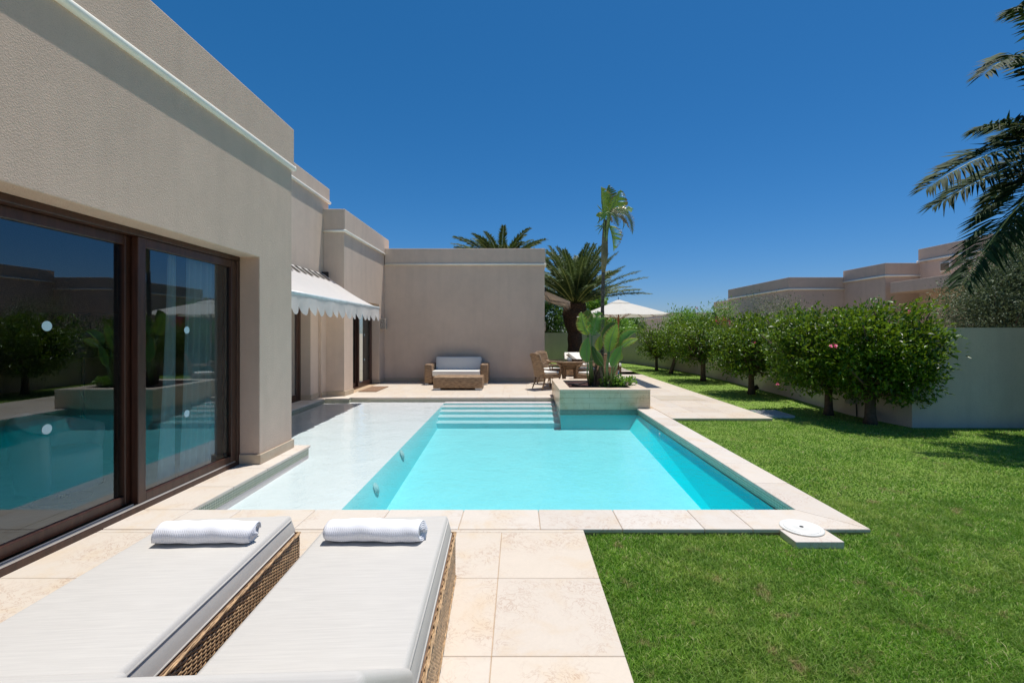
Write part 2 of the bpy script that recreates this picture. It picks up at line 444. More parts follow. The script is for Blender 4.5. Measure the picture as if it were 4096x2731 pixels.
# coping, every slab an island, mitred at the near right corner
mb = MB()
def cslab(poly, z0=-.028, z1=.003): mb.prism(poly, z0, z1, 'z')
g_ = .0015
fx = [-2.77, -2.35, -1.72, -1.09, -.46, .17, .80, 1.43, 1.80]
for a, b in zip(fx[:-1], fx[1:]):
    cslab([(a+g_,3.483),(b-g_,3.483),(b-g_,3.87),(a+g_,3.87)])
cslab([(1.80+g_,3.483),(2.70,3.483),(2.36,3.87),(1.80+g_,3.87)])
ry = [3.87, 4.55, 5.25, 5.95, 6.65, 7.35, 8.05, 8.6, 9.05]
cslab([(2.70,3.487),(2.70,4.55-g_),(2.36,4.55-g_),(2.36,3.874)])
for a, b in zip(ry[1:-1], ry[2:]): cslab([(2.36,a+g_),(2.70,a+g_),(2.70,b-g_),(2.36,b-g_)])
ly = [3.87, 4.45, 5.05, 5.6, 6.10]
cslab([(-3.19,3.483),(-2.77-g_,3.483),(-2.77-g_,3.87-g_),(-3.19,3.87-g_)])
for a, b in zip(ly[:-1], ly[1:]): cslab([(-3.19,a+g_),(-2.78,a+g_),(-2.78,b-g_),(-3.19,b-g_)])
cslab([(-4.62,6.03),(-3.195,6.03),(-3.195,6.10),(-4.62,6.10)])
for a, b in zip([6.1,6.9,7.7,8.5,9.3,10.05], [6.9,7.7,8.5,9.3,10.05,10.46]): cslab([(-4.86,a+g_),(-4.43,a+g_),(-4.43,b-g_),(-4.86,b-g_)])
cslab([(-4.64,10.46),(-3.91,10.46),(-3.91,10.84),(-4.64,10.84)])
cslab([(-4.13,10.842),(-3.91,10.842),(-3.91,11.0),(-4.13,11.0)])
for a, b in zip([-3.905,-3.3,-2.68,-2.06,-1.44,-.82,-.2,.4], [-3.3,-2.68,-2.06,-1.44,-.82,-.2,.4,.825]): cslab([(a+g_,10.62),(b-g_,10.62),(b-g_,10.995),(a+g_,10.995)])
struct(mb.build('pool_coping', COPING, bevel=.007, seg=2))

# ------------------------------------------------------------------ pool
WL = -.072
out = [(-2.80,3.85),(2.38,3.85),(2.38,9.065),(.84,9.065),(.84,10.64),(-3.89,10.64),(-3.89,10.48),(-4.45,10.48),(-4.45,6.08),(-2.80,6.08)]
mosaic_runs = list(zip(out, out[1:]+out[:1]))
mb = MB()
for (a, b) in mosaic_runs: mb.quad((*a,-.125),(*b,-.125),(*b,-.027),(*a,-.027))
mb.recalc = False
struct(mb.build('waterline_tiles', MOSAIC))
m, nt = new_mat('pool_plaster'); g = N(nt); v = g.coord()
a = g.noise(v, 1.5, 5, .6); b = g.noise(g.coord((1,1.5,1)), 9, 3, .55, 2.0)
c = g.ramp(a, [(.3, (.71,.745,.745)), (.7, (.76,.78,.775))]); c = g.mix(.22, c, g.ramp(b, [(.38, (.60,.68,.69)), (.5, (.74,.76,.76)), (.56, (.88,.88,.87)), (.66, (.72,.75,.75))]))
# broad noise varies the plaster; the finer one paints rippled light into it
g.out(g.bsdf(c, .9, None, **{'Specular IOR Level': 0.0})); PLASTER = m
m, nt = new_mat('shelf_plaster'); g = N(nt); v = g.coord()
c = g.ramp(g.noise(v, 1.5, 5, .6), [(.3, (.86,.735,.745)), (.7, (.90,.765,.775))]); c = g.mix(.10, c, g.ramp(g.noise(v, 14, 4, .6), [(.4, (.74,.68,.70)), (.7, (.94,.80,.80))]))
g.out(g.bsdf(c, .9, None, **{'Specular IOR Level': 0.0})); SHELF = m
def shelfz(y): return -.195+(y-4.4)*(.085/6.2)
def floorz(y): return -.66+(y-3.87)*(.27/5.2)
mb = MB(); mb.recalc = False
def wall(a, b, z0a, z0b, zt=-.124):
    mb.quad((*a,z0a),(*b,z0b),(*b,zt),(*a,zt))
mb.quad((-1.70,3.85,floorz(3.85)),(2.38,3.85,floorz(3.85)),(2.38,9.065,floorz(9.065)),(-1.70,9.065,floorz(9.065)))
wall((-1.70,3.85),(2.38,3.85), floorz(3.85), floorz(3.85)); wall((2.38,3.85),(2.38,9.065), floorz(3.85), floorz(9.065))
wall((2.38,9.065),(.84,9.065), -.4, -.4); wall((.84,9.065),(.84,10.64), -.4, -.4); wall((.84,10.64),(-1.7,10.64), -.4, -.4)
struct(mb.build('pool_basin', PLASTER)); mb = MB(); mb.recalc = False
for a, b in ((( -1.7,10.64),(-3.89,10.64)),((-3.89,10.64),(-3.89,10.48)),((-3.89,10.48),(-4.45,10.48)),((-4.45,10.48),(-4.45,6.08)),((-4.45,6.08),(-2.8,6.08)),((-2.8,6.08),(-2.8,3.85)),((-2.8,3.85),(-1.7,3.85))):
    wall(a, b, shelfz(a[1])-.001, shelfz(b[1])-.001, min(-.1235, -.1))
# shelf floor
for (x0,y0,x1,y1) in ((-2.8,3.85,-1.70,6.08),(-4.45,6.08,-1.70,10.48),(-3.89,10.48,-1.70,10.64)):
    mb.quad((x0,y0,shelfz(y0)),(x1,y0,shelfz(y0)),(x1,y1,shelfz(y1)),(x0,y1,shelfz(y1)))
struct(mb.build('pool_shelf', SHELF)); mb = MB(); mb.recalc = False
mb.quad((-1.58,9.1,-.45),(-1.54,3.85,floorz(3.85)-.005),(-1.70,3.85,shelfz(3.85)),(-1.70,10.64,shelfz(10.64)))  # wall tilted and tinted aqua so it reads as lit through water
struct(mb.build('shelf_wall', m_plain('lit_water_wall', (.42,.80,.84), .9, .03, 2, **{'Specular IOR Level': 0.0})))
mb = MB(); mb.recalc = False
mb.quad((2.16,3.85,floorz(3.85)-.004),(2.366,3.85,-.124),(2.366,9.061,-.124),(2.18,8.94,floorz(8.94)-.004))  # added sloped sides; tilt and cyan colour stand in for light in the water
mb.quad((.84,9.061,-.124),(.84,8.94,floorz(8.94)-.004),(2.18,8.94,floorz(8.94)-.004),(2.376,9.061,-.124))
struct(mb.build('pool_side_light_slope', m_plain('painted_water_light', (.005,.97,1.0), .9, .02, 2, **{'Specular IOR Level': 0.0})))
RISER = m_plain('riser_water_light', (.30,.84,.88), .9, .03, 2, **{'Specular IOR Level': 0.0})  # risers tilted and tinted aqua to imitate water light on their shaded faces
mb = MB(); sf_ = []
yy = [10.645, 10.34, 10.03, 9.72, 9.39, 9.06]; zz = [-.092, -.128, -.178, -.232, -.292]
mb.recalc = False
for i in range(5):
    zb = zz[i+1] if i < 4 else floorz(9.0)-.01; yb = yy[i+1]-.012*(1+i*.5)
    mb.quad((-1.695,yy[i+1],zz[i]),(.835,yy[i+1],zz[i]),(.835,yy[i]+.001,zz[i]),(-1.695,yy[i]+.001,zz[i]))
    mb.quad((-1.695,yb,zb),(.835,yb,zb),(.835,yy[i+1],zz[i]),(-1.695,yy[i+1],zz[i]))
st = mb.build('pool_steps', SHELF); st.data.materials.append(RISER); struct(st)
for k, pl in enumerate(st.data.polygons): pl.material_index = k % 2
# water
m, nt = new_mat('pool_water'); g = N(nt); v = g.coord()
n1 = g.noise(v, 2.2, 3, .5, .4); n2 = g.noise(v, 11, 3, .5, .6)
n3 = g.noise(g.coord((1,1.6,1)), 26, 2, .5, .8)
nm = g.bump(n3, .16, .012, g.bump(n2, .24, .02, g.bump(n1, .30, .04)))
fr = g.n('ShaderNodeFresnel', {'IOR': 1.33, 'Normal': nm}).outputs[0]
t = g.n('ShaderNodeBsdfTransparent', {0: (1,1,1,1)}).outputs[0]
gl = g.n('ShaderNodeBsdfGlossy', {'Color': (1,1,1,1), 'Roughness': 0.0, 'Normal': nm}).outputs[0]
va = g.n('ShaderNodeVolumeAbsorption', {'Color': (.0,.90,.96,1), 'Density': .70})
g.out(g.n('ShaderNodeMixShader', {0: fr, 1: t, 2: gl}).outputs[0], va.outputs[0]); WATER = m
e = .004
wo = [(-2.80-e,3.85-e),(2.38+e,3.85-e),(2.38+e,9.065+e),(.84+e,9.065+e),(.84+e,10.64+e),(-3.89-e,10.64+e),(-3.89-e,10.48+e),(-4.45-e,10.48+e),(-4.45-e,6.08-e),(-2.80-e,6.08-e)]
mb = MB().prism(wo, -.95, WL, 'z'); struct(mb.build('pool_water', WATER))
# pool fittings
AQP = m_plain('underwater_plastic', (.50,.62,.63), .6, .05)
def pool_light(xc, y, zc, name, label):
    o = thing(name, label, 'pool light', (xc, y, zc), group='round underwater lights on the shelf wall')
    b = MB(); b.lathe([(.0,0),(.048,0),(.048,.010),(.04,.020),(.0,.024)], n=24); b.xform(Matrix.Rotation(R(68), 4, 'Y'))
    b.build('lens', AQP, o, True)
    b = MB(); b.lathe([(.046,.0),(.066,.0),(.066,.010),(.046,.014)], n=24); b.xform(Matrix.Rotation(R(68), 4, 'Y')); b.build('rim', AQP, o, True)
pool_light(-1.664, 6.52, -.24, 'underwater_light', 'round white underwater light halfway along the pool shelf wall')
pool_light(-1.650, 5.28, -.30, 'underwater_light', 'round white underwater light nearest the front edge of pool')
b = MB(); b.lathe([(.0,0),(.03,0),(.03,.006),(.018,.012),(.0,.012)], n=16); b.xform(Matrix.Rotation(R(-90), 4, 'Y'))
b.v = [(x+2.336, y+7.5, z-.17) for x, y, z in b.v]
tag(b.build('water_jet', WHITEP, None, True), 'small white water inlet on right wall of the pool', 'pool fitting')
# skimmer slab and lid
b = MB(); b.prism([(2.0,3.275),(2.35,3.275),(2.35,3.478),(2.0,3.478)], -.06, .0, 'z')
struct(b.build('skimmer_slab', COPING, bevel=.005))
o = thing('skimmer_lid', 'round white plastic skimmer lid with a small dark finger hole', 'lid', (2.18,3.50,.0035))
b = MB(); b.lathe([(.0,0),(.152,0),(.152,.006),(.145,.010),(.132,.010),(.128,.007)], n=48); b.build('ring', WHITEP, o, True)
b = MB(); b.lathe([(.0,.005),(.126,.005),(.126,.010),(.12,.012),(.05,.012),(.047,.010),(.0,.010)], n=48); b.build('cover', WHITEP, o, True)
b = MB(); b.lathe([(.0,.0095),(.014,.0095),(.014,.0128),(.0,.0128)], n=16); b.build('finger_hole', BLACK, o, True)

# planter
PX0, PX1, PY0, PY1, PZ = .83, 2.63, 9.05, 11.16, .38
o = thing('stone_planter', 'raised rectangular stone planter with veined slab cladding at pool corner', 'planter', ((PX0+PX1)/2, PY0, 0))
og = Vector(((PX0+PX1)/2, PY0, 0))
b = MB()
ix0, ix1, iy0, iy1 = 1.06, 2.33, 9.38, 10.82
for (x0,y0,x1,y1) in ((PX0,PY0,PX1,iy0),(PX0,iy1,PX1,PY1),(PX0,iy0,ix0,iy1),(ix1,iy0,PX1,iy1)): b.box(x0,y0,-.02,x1,y1,PZ-.02)
b.build('wall', PLANTER, o, off=og)
b = MB(); cp = .006
def capq(poly): b.prism(poly, PZ-.02, PZ, 'z')
x0,x1,y0,y1 = PX0-cp,PX1+cp,PY0-cp,PY1+cp; q = .001
capq([(x0+q,y0),(x1-q,y0),(ix1-q,iy0),(ix0+q,iy0)]); capq([(x1,y0+q),(x1,y1-q),(ix1,iy1-q),(ix1,iy0+q)])
capq([(x1-q,y1),(x0+q,y1),(ix0+q,iy1),(ix1-q,iy1)]); capq([(x0,y1-q),(x0,y0+q),(ix0,iy0+q),(ix0,iy1-q)])
b.build('capping', PLANTCAP, o, off=og, bevel=.003)
b = MB(); b.quad((PX0+.003,PY0-.003,-.125),(2.38,PY0-.003,-.125),(2.38,PY0-.003,-.022),(PX0+.003,PY0-.003,-.022)); b.build('tile_band', MOSAIC2, o, off=og)
m, nt = new_mat('red_bark_mulch'); g = N(nt); v = g.coord()
n1 = g.noise(v, 45, 4, .7); c = g.ramp(n1, [(.3, (.018,.006,.005)), (.55, (.07,.022,.016)), (.75, (.16,.06,.045))])
g.out(g.bsdf(c, .9, g.bump(n1, 1.0, .04))); MULCH = m
rs2 = np.random.RandomState(5)
nx, ny = 70, 80
gx, gy = np.meshgrid(np.linspace(ix0, ix1, nx), np.linspace(iy0, iy1, ny)); gz = .33+.012*np.sin(gx*7)*np.cos(gy*5)+rs2.rand(ny, nx)*.018
V = np.c_[gx.ravel(), gy.ravel(), gz.ravel()]; i = (np.arange(ny-1)[:,None]*nx+np.arange(nx-1)[None]).ravel()
b = MB(); b.arr(V, np.c_[i, i+1, i+nx+1, i+nx]); struct(b.build('planter_soil', MULCH))

# ------------------------------------------------------------------ garden wall
wp = [(-3,24.3),(4.7,24.3),(5.4,23.8),(5.95,22.8),(6.3,21.2),(6.6,19.2),(6.78,17),(6.76,14.4),(6.56,11.2),(6.28,8.62),(6.46,7.46),(14,7.40)]
wzs = [1.52,1.52,1.52,1.52,1.52,1.53,1.53,1.54,1.56,1.575,1.59,1.59]
b = MB()
def offset(poly, d):
    r = []
    for i, p in enumerate(poly):
        a = Vector(poly[max(i-1,0)]); c = Vector(poly[min(i+1,len(poly)-1)]); t = (c-a).normalized(); nn = Vector((t.y,-t.x))
        r.append((p[0]-nn.x*d, p[1]-nn.y*d))
    return r
wi = wp; wo2 = offset(wp, .2)
for i in range(len(wp)-1):
    a0, a1, c0, c1 = wi[i], wi[i+1], wo2[i], wo2[i+1]; z0, z1 = wzs[i], wzs[i+1]
    b.add([(*a0,-.1),(*a1,-.1),(*a1,z1),(*a0,z0),(*c0,-.1),(*c1,-.1),(*c1,z1),(*c0,z0)], [(0,1,2,3),(3,2,6,7),(5,4,7,6)])
o = b.build('garden_wall', GARDEN_WALL); b = MB()
tag(o, 'low plain rendered boundary wall curving behind the row of trees', 'wall')
# ------------------------------------------------------------------ the villa
def moulding(parent, path, r=.034, off=(0,0,0)):
    b = MB(); b.tube(path, r, 10); return b.build('moulding', TRIM, parent, True, off=off)
vo = Vector((-3.2, 6, 0))
villa = thing('villa', 'beige rendered single storey villa with flat parapets and white mouldings', 'house', vo)
# near block
XN = -2.96
b = MB()
poly = [(-3,-.1),(-.5,-.1),(-.5,2.37),(5.21,2.37),(5.21,-.1),(5.95,-.1),(5.95,3.66),(-3,3.66)]
b.prism(poly, XN-.5, XN, 'x'); b.build('wall', STUCCO, villa, off=vo, bevel=.008)
b = MB(); b.box(XN-.5, -3, 3.66, XN+.022, 5.972, 4.165); b.box(-9, 5.45, 3.66, XN-.5, 5.972, 4.165)
b.build('parapet', STUCCO, villa, off=vo, bevel=.012)
b = MB(); b.box(-9, 5.45, -.1, XN-.501, 5.949, 3.66); b.build('end_wall', STUCCO, villa, off=vo)
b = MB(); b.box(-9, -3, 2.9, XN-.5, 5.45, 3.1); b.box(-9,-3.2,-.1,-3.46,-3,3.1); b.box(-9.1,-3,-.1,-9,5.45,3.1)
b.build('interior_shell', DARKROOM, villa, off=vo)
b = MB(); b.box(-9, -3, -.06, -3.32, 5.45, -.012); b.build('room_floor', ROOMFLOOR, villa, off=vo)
moulding(villa, [(XN+.012,-3,3.655),(XN+.012,5.975,3.655)], .036, vo)
moulding(villa, [(-4.7,5.965,3.655),(XN+.04,5.965,3.655)], .03, vo)
# block A
XA = -4.65
b = MB(); poly = [(5.96,-.1),(6.6,-.1),(6.6,2.37),(10.2,2.37),(10.2,-.1),(11.16,-.1),(11.16,4.68),(5.96,4.68)]
b.prism(poly, XA-.5, XA, 'x'); b.box(-9, 10.86, -.1, XA-.501, 11.15, 4.68); b.box(-9.0,5.96,-.1,-5.16,6.2,4.68)
b.build('wall', STUCCO2, villa, off=vo, bevel=.008)
b = MB(); b.box(-9, 5.975, 4.69, XA+.022, 11.18, 5.03); b.build('parapet', STUCCO2, villa, off=vo, bevel=.012)
moulding(villa, [(XA+.02,5.98,4.69),(XA+.02,11.19,4.69)], .036, vo)
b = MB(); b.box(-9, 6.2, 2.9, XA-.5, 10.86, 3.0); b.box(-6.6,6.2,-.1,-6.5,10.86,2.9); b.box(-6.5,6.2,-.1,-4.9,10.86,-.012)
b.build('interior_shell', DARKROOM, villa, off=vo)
b = MB(); b.box(XA+.001, 10.60, -.0, XA+.07, 10.858, 2.5); b.build('pilaster', STUCCO2, villa, off=vo, bevel=.008)
# block B
XB = -4.15
b = MB(); poly = [(10.86,-.1),(11.44,-.1),(11.44,2.35),(13.6,2.35),(13.6,-.1),(14.5,-.1),(14.5,3.93),(10.86,3.93)]
b.prism(poly, XB-.5, XB, 'x'); b.build('wall', STUCCO2, villa, off=vo, bevel=.008)
b = MB(); b.box(-9, 10.84, 3.935, XB+.022, 14.55, 4.46); b.build('parapet', STUCCO2, villa, off=vo, bevel=.012)
moulding(villa, [(XB+.02,10.83,3.935),(XB+.02,14.09,3.935)], .034, vo); moulding(villa, [(-4.65,10.84,3.935),(XB+.05,10.84,3.935)], .030, vo)
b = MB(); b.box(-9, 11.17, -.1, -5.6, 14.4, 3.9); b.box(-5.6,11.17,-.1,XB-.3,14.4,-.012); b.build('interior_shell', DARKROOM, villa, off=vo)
# back block
b = MB(); b.box(XB+.001, 14.1, -.1, .82, 24, 3.62); b.build('wall', STUCCO2, villa, off=vo, bevel=.01)
b = MB(); b.box(XB+.021, 14.082, 3.63, .842, 24.02, 4.12); b.build('parapet', STUCCO2, villa, off=vo, bevel=.012)
moulding(villa, [(XB+.03,14.075,3.63),(.855,14.075,3.63)], .034, vo); moulding(villa, [(.845,14.07,3.63),(.845,24,3.63)], .033, vo)
# skirting
b = MB()
def skirt(x0,y0,x1,y1,h=.115):
    b = MB(); b.box(x0,y0,.004,x1,y1,h); b.build('skirting', SKIRT, villa, off=vo, bevel=.004)
skirt(XN+.0005,5.205,XN+.022,5.955); skirt(XN-.24,5.188,XN+.022,5.2095); skirt(XN-.5,5.951,XN+.022,5.973)
skirt(XA-.22,10.176,XA+.022,10.199); skirt(XA+.0005,10.2,XA+.022,10.6); skirt(XA+.07,10.58,XA+.092,10.858); skirt(XA+.092,10.838,XB+.022,10.859); skirt(XB+.0005,10.86,XB+.022,11.44)
skirt(XB+.0005,13.6,XB+.022,14.099); skirt(XB+.022,14.078,.842,14.099); skirt(.8205,14.1,.842,20)
skirt(XB-.2,13.577,XB+.022,13.599)

def stickers(parent, x, pts, off):
    for (y, z) in pts:
        b = MB(); b.lathe([(0,0),(.033,0),(.033,.0012),(0,.0012)], n=24); b.xform(Matrix.Translation((x, y, z)) @ Matrix.Rotation(R(90), 4, 'Y'))
        b.build('sticker', STICK, parent, off=off)
STICK = m_plain('frosted_sticker', (.55,.72,.74), .5, .03)
def sash(parent, x, y0, y1, z0, z1, off, fw=.1, rail=.1, d=.05, dots=(), lab=None):
    """one glazed sash in the plane x facing +X"""
    b = MB()
    b.box(x-d, y0, z0, x, y0+fw, z1); b.box(x-d, y1-fw, z0, x, y1, z1)
    b.box(x-d+.002, y0+fw, z0, x-.002, y1-fw, z0+rail); b.box(x-d+.002, y0+fw, z1-rail, x-.002, y1-fw, z1)
    fr = b.build('sash', WOOD, parent, off=off, bevel=.006)
    b = MB(); b.quad((x-d*.5, y0+fw-.004, z0+rail-.004),(x-d*.5, y1-fw+.004, z0+rail-.004),(x-d*.5, y1-fw+.004, z1-rail+.004),(x-d*.5, y0+fw-.004, z1-rail+.004))
    gp = b.build('pane', GLASS, fr, off=(0,0,0)); gp.data.transform(Matrix.Translation(-Vector(off)))
    for (y, z) in dots:
        q = MB(); q.lathe([(0,0),(.035,0),(.035,.0012),(0,.0012)], n=24); q.xform(Matrix.Translation((x-d*.5+.001, y, z)) @ Matrix.Rotation(R(90), 4, 'Y'))
        q.build('sticker', STICK, fr, off=off)
    return fr
# near sliding door: a thing of its own set in the villa's opening
so_ = Vector((-3.2, 3.8, 0))
dr = thing('sliding_door', 'large brown framed sliding glass door nearest the sun loungers', 'door', so_)
b = MB(); X0 = -3.18
b.box(X0-.16, -.49, 2.315, X0, 5.205, 2.368); b.box(X0-.16, 5.15, .05, X0-.001, 5.205, 2.315); b.box(X0-.16, -.49, -.01, X0, 5.205, .05)
b.build('frame', WOOD, dr, off=so_, bevel=.005)
b = MB(); b.box(X0-.02, -.49, .052, X0-.003, 5.12, .066); b.box(X0-.04,-.49,.05,X0-.03,3.8,.075); b.build('track', ALU, dr, off=so_)
sash(dr, X0-.01, 3.82, 5.148, .056, 2.313, so_, .082, .08, .06, [(4.42,1.53),(4.42,.72)])
sash(dr, X0-.085, 1.2, 3.86, .068, 2.313, so_, .082, .08, .06, [(3.18,1.55),(3.18,.83)])
sash(dr, X0-.085, -.48, 1.198, .068, 2.313, so_, .082, .08, .06)
# second door
so_ = Vector((-4.87, 8.4, 0)); X0 = -4.86
dr = thing('sliding_door', 'brown framed glass door under the scalloped awning', 'door', so_)
b = MB(); b.box(X0-.14, 6.61, 2.29, X0, 10.175, 2.365); b.box(X0-.14, 10.10, .04, X0-.001, 10.175, 2.29); b.box(X0-.14, 6.61, .04, X0-.001, 6.68, 2.29); b.box(X0-.14, 6.61, -.01, X0, 10.175, .04)
b.build('frame', WOOD, dr, off=so_, bevel=.005)
sash(dr, X0-.01, 8.35, 10.1, .042, 2.288, so_, .09, .1, .05)
sash(dr, X0-.07, 6.68, 8.4, .042, 2.288, so_, .09, .1, .05)
# third door
so_ = Vector((-4.37, 12.5, 0)); X0 = -4.36
dr = thing('sliding_door', 'narrow brown sliding door beside the wall lamp and doormat', 'door', so_)
b = MB(); b.box(X0-.14, 11.45, 2.27, X0, 13.575, 2.345); b.box(X0-.14, 13.50, .04, X0-.001, 13.575, 2.27); b.box(X0-.14, 11.45, .04, X0-.001, 11.52, 2.27); b.box(X0-.14, 11.45, -.01, X0, 13.575, .04)
b.build('frame', WOOD, dr, off=so_, bevel=.005)
sash(dr, X0-.01, 12.45, 13.5, .042, 2.268, so_, .09, .1, .05, [(13.0,1.45),(13.0,.75)])
sash(dr, X0-.07, 11.52, 12.5, .042, 2.268, so_, .09, .1, .05)
# curtains
m, nt = new_mat('sheer'); g = N(nt)
tr = g.n('ShaderNodeBsdfTranslucent', {'Color': (.90,.97,.97,1)}).outputs[0]; df = g.bsdf((.90,.96,.96), .9)
g.out(g.n('ShaderNodeMixShader', {0: .15, 1: df, 2: tr}).outputs[0]); SHEER = m
SHEERG = m_plain('green_curtain', (.36,.50,.38), .9, .1, 3)
def curtain(name, label, x, y0, y1, z0, z1, mat, folds=9, amp=.045, spread=0.0, tp=1.0):
    b = MB(); nY, nZ = folds*8, 14; vs = []; fs = []
    for j in range(nZ+1):
        t = j/nZ
        for i in range(nY+1):
            s = i/nY; ya = y0-spread*(1-t)**1.2
            yy_ = ya+(y1-ya)*s
            vs.append((x+amp*math.sin(s*folds*2*math.pi+.5*math.sin(t*3+s*5))*(.75+.25*math.sin(s*17)), yy_, z0+(z1-z0)*t))
    for j in range(nZ):
        for i in range(nY): a = j*(nY+1)+i; fs.append((a, a+1, a+nY+2, a+nY+1))
    b.add(vs, fs); og = ((x), (y0+y1)/2, z0); o = b.build(name, mat, None, True, off=og)
    return tag(o, label, 'curtain')
curtain('curtain', 'pale blue sheer curtain gathered behind the near sliding door', -3.40, 4.66, 5.25, .02, 2.40, SHEER, 7, .035, .10)
curtain('curtain', 'narrow sheer curtain edge hanging loose left of the gathered curtain', -3.42, 4.44, 4.54, .02, 2.40, SHEER, 2, .025, .14)
curtain('curtain', 'greenish curtain behind glass door under the awning', -5.22, 6.75, 10.1, .02, 2.45, SHEERG, 26, .05)
curtain('curtain', 'dull curtain behind the narrow brown sliding door', -4.75, 12.3, 13.5, .02, 2.45, m_plain('taupe_curtain', (.30,.28,.22), .9), 9, .04)
o = thing('floor_lamp', 'black drum shade floor lamp inside the dark room', 'lamp', (-4.35,4.55,0))
b = MB(); b.lathe([(.29,1.27),(.31,1.27),(.31,1.69),(.29,1.69)], n=32); b.build('lamp_shade', BLACK, o, True)
b = MB(); b.tube([(0,0,.02),(0,0,1.45)], .014, 8); b.build('stand', DKMETAL, o); b = MB(); b.lathe([(0,-.01),(.16,-.01),(.16,.015),(.02,.03),(0,.03)]); b.build('base', DKMETAL, o)

# awning
ao = Vector((-4.55, 10.8, 2.8))
aw = thing('awning', 'white retractable awning with scalloped valance over second glass door', 'awning', ao)
AX0, AZ0, AX1, AZ1, AY0, AY1 = -4.60, 2.90, -3.33, 2.10, 6.25, 10.80
b = MB(); nU, nV = 24, 40; vs = []; fs = []
for j in range(nV+1):
    for i in range(nU+1):
        u = i/nU; yv = AY0+(AY1-AY0)*j/nV
        sag = -.07*math.sin(math.pi*u)-.012*math.sin(j*.9)*math.sin(math.pi*u)
        vs.append((AX0+(AX1-AX0)*u, yv, AZ0+(AZ1-AZ0)*u+sag))
for j in range(nV):
    for i in range(nU): a = j*(nU+1)+i; fs.append((a, a+1, a+nU+2, a+nU+1))
b.add(vs, fs); b.build('canopy', AWNCLOTH, aw, True, off=ao)
b = MB(); vs = []; fs = []; NS = 15; n = NS*18; M_ = 7
for i in range(n+1):
    yv = AY0+(AY1-AY0)*i/n; ph = (i % 18)/18
    dep = .175+.135*math.sin(math.pi*ph)**.75
    for q in range(M_):
        t = q/(M_-1); xx = AX1+.036+.012*math.sin(i*.13)*t+.006*math.sin(i*.45+q)*t
        vs.append((xx, yv+.055*t*t*math.sin(math.pi*ph), AZ1-.01-dep*t))
for i in range(n):
    for q in range(M_-1): a = i*M_+q; fs.append((a, a+M_, a+M_+1, a+1))
b.add(vs, fs); b.build('valance', AWNCLOTH, aw, True, off=ao)
b = MB(); b.tube([(AX1+.01,AY0-.02,AZ1-.005),(AX1+.01,AY1+.01,AZ1-.005)], .034, 12); b.build('front_bar', m_plain('bar_paint', (.62,.68,.68), .35), aw, True, off=ao)
b = MB(); b.tube([(AX0+.01,AY0,AZ0-.085),(AX0+.01,AY1-.05,AZ0-.085)], .04, 12)
b.build('roller', DKMETAL, aw, off=ao)
for ya, yb in ((AY1-.05, AY1+.015), (AY0-.06, AY0-.005)):
    b = MB(); b.box(AX0-.045,ya,AZ0-.12,AX0+.10,yb,AZ0+.05); b.build('bracket', DKMETAL, aw, off=ao, bevel=.006)
for k in range(15):   # dark gaps between cloth strips near the roller
    yv = AY0+.12+k*(AY1-AY0-.2)/15
    b = MB(); u0, u1 = .03, .20
    pz = lambda u: AZ0+(AZ1-AZ0)*u-.07*math.sin(math.pi*u)+.020
    b.add([(AX0+(AX1-AX0)*u0, yv-.02, pz(u0)), (AX0+(AX1-AX0)*u0, yv+.10, pz(u0)), (AX0+(AX1-AX0)*u1, yv+.14, pz(u1)), (AX0+(AX1-AX0)*u1, yv+.01, pz(u1))], [(0,1,2,3)])
    b.build('shade_stripe', DKMETAL, aw, off=ao)
for yv in (7.0, 10.3):
    b = MB(); b.tube([(AX0+.02,yv,AZ0-.10),(-3.95,yv-.45,2.36),(AX1,yv-.1,AZ1-.04)], .02, 8); b.build('arm', WHITEP, aw, off=ao)

# wall lamp
def wall_lamp(loc, rz, label):
    o = thing('wall_lamp', label, 'lamp', loc, rz, group='box lamps fixed to the villa walls')
    b = MB(); b.box(0,-.10,-.16,.16,.10,.16); b.build('housing', m_plain('lamp_stone', (.55,.45,.36), .7), o, bevel=.004)
    m, nt = new_mat('fretwork'); g = N(nt); v = g.coord()
    vo_ = g.n('ShaderNodeTexVoronoi', {'Vector': v, 'Scale': 42.0}, feature='DISTANCE_TO_EDGE').outputs[0]
    g.out(g.bsdf(g.ramp(vo_, [(.06, (.72,.66,.58)), (.12, (.16,.12,.09))]), .7, g.bump(vo_, -.6, .01)))
    b = MB(); b.box(.012,-.106,-.148,.148,-.1005,.148); b.build('fretwork_panel', m, o)
    b = MB(); b.box(.1605,-.088,-.148,.166,.088,.148); b.build('fretwork_panel', m, o)
wall_lamp((XB+.003, 13.75, 1.78), 0, 'small box wall lamp with perforated front beside the third door')
wall_lamp((.823, 16.4, 1.75), 0, 'small box wall lamp on far side wall behind the corner')
# fringed far awning
ao = Vector((.86, 17.5, 3.0)); aw = thing('awning', 'folded beige awning with ragged fringe behind the villa corner', 'awning', ao)
BEIGE = m_fabric('beige_cloth', (.55,.42,.30), 1, 1, .05, trans=.15)
b = MB(); vs = []; fs = []
for j in range(9):
    yv = 16.2+j*.35
    for i in range(9):
        u = i/8; vs.append((.90+.95*u, yv, 3.02-.42*u-.05*math.sin(math.pi*u)))
for j in range(8):
    for i in range(8): a = j*9+i; fs.append((a,a+1,a+10,a+9))
b.add(vs, fs); b.build('canopy', BEIGE, aw, True, off=ao)
b = MB()
for k in range(60):
    yv = 16.2+k*.0467; l = .22+.13*rnd.random(); b.add([(1.86,yv,2.62),(1.86,yv+.045,2.62),(1.88+.02*rnd.random(),yv+.03,2.62-l)], [(0,1,2)])
for k in range(22):
    x = 1.86-.045*k; b.add([(x,16.19,2.62+.019*k),(x-.044,16.19,2.64+.019*k),(x-.02-.05,16.17,2.36+.012*k-.08*rnd.random())], [(0,1,2)])
b.recalc = False; b.build('fringe', BEIGE, aw, off=ao)
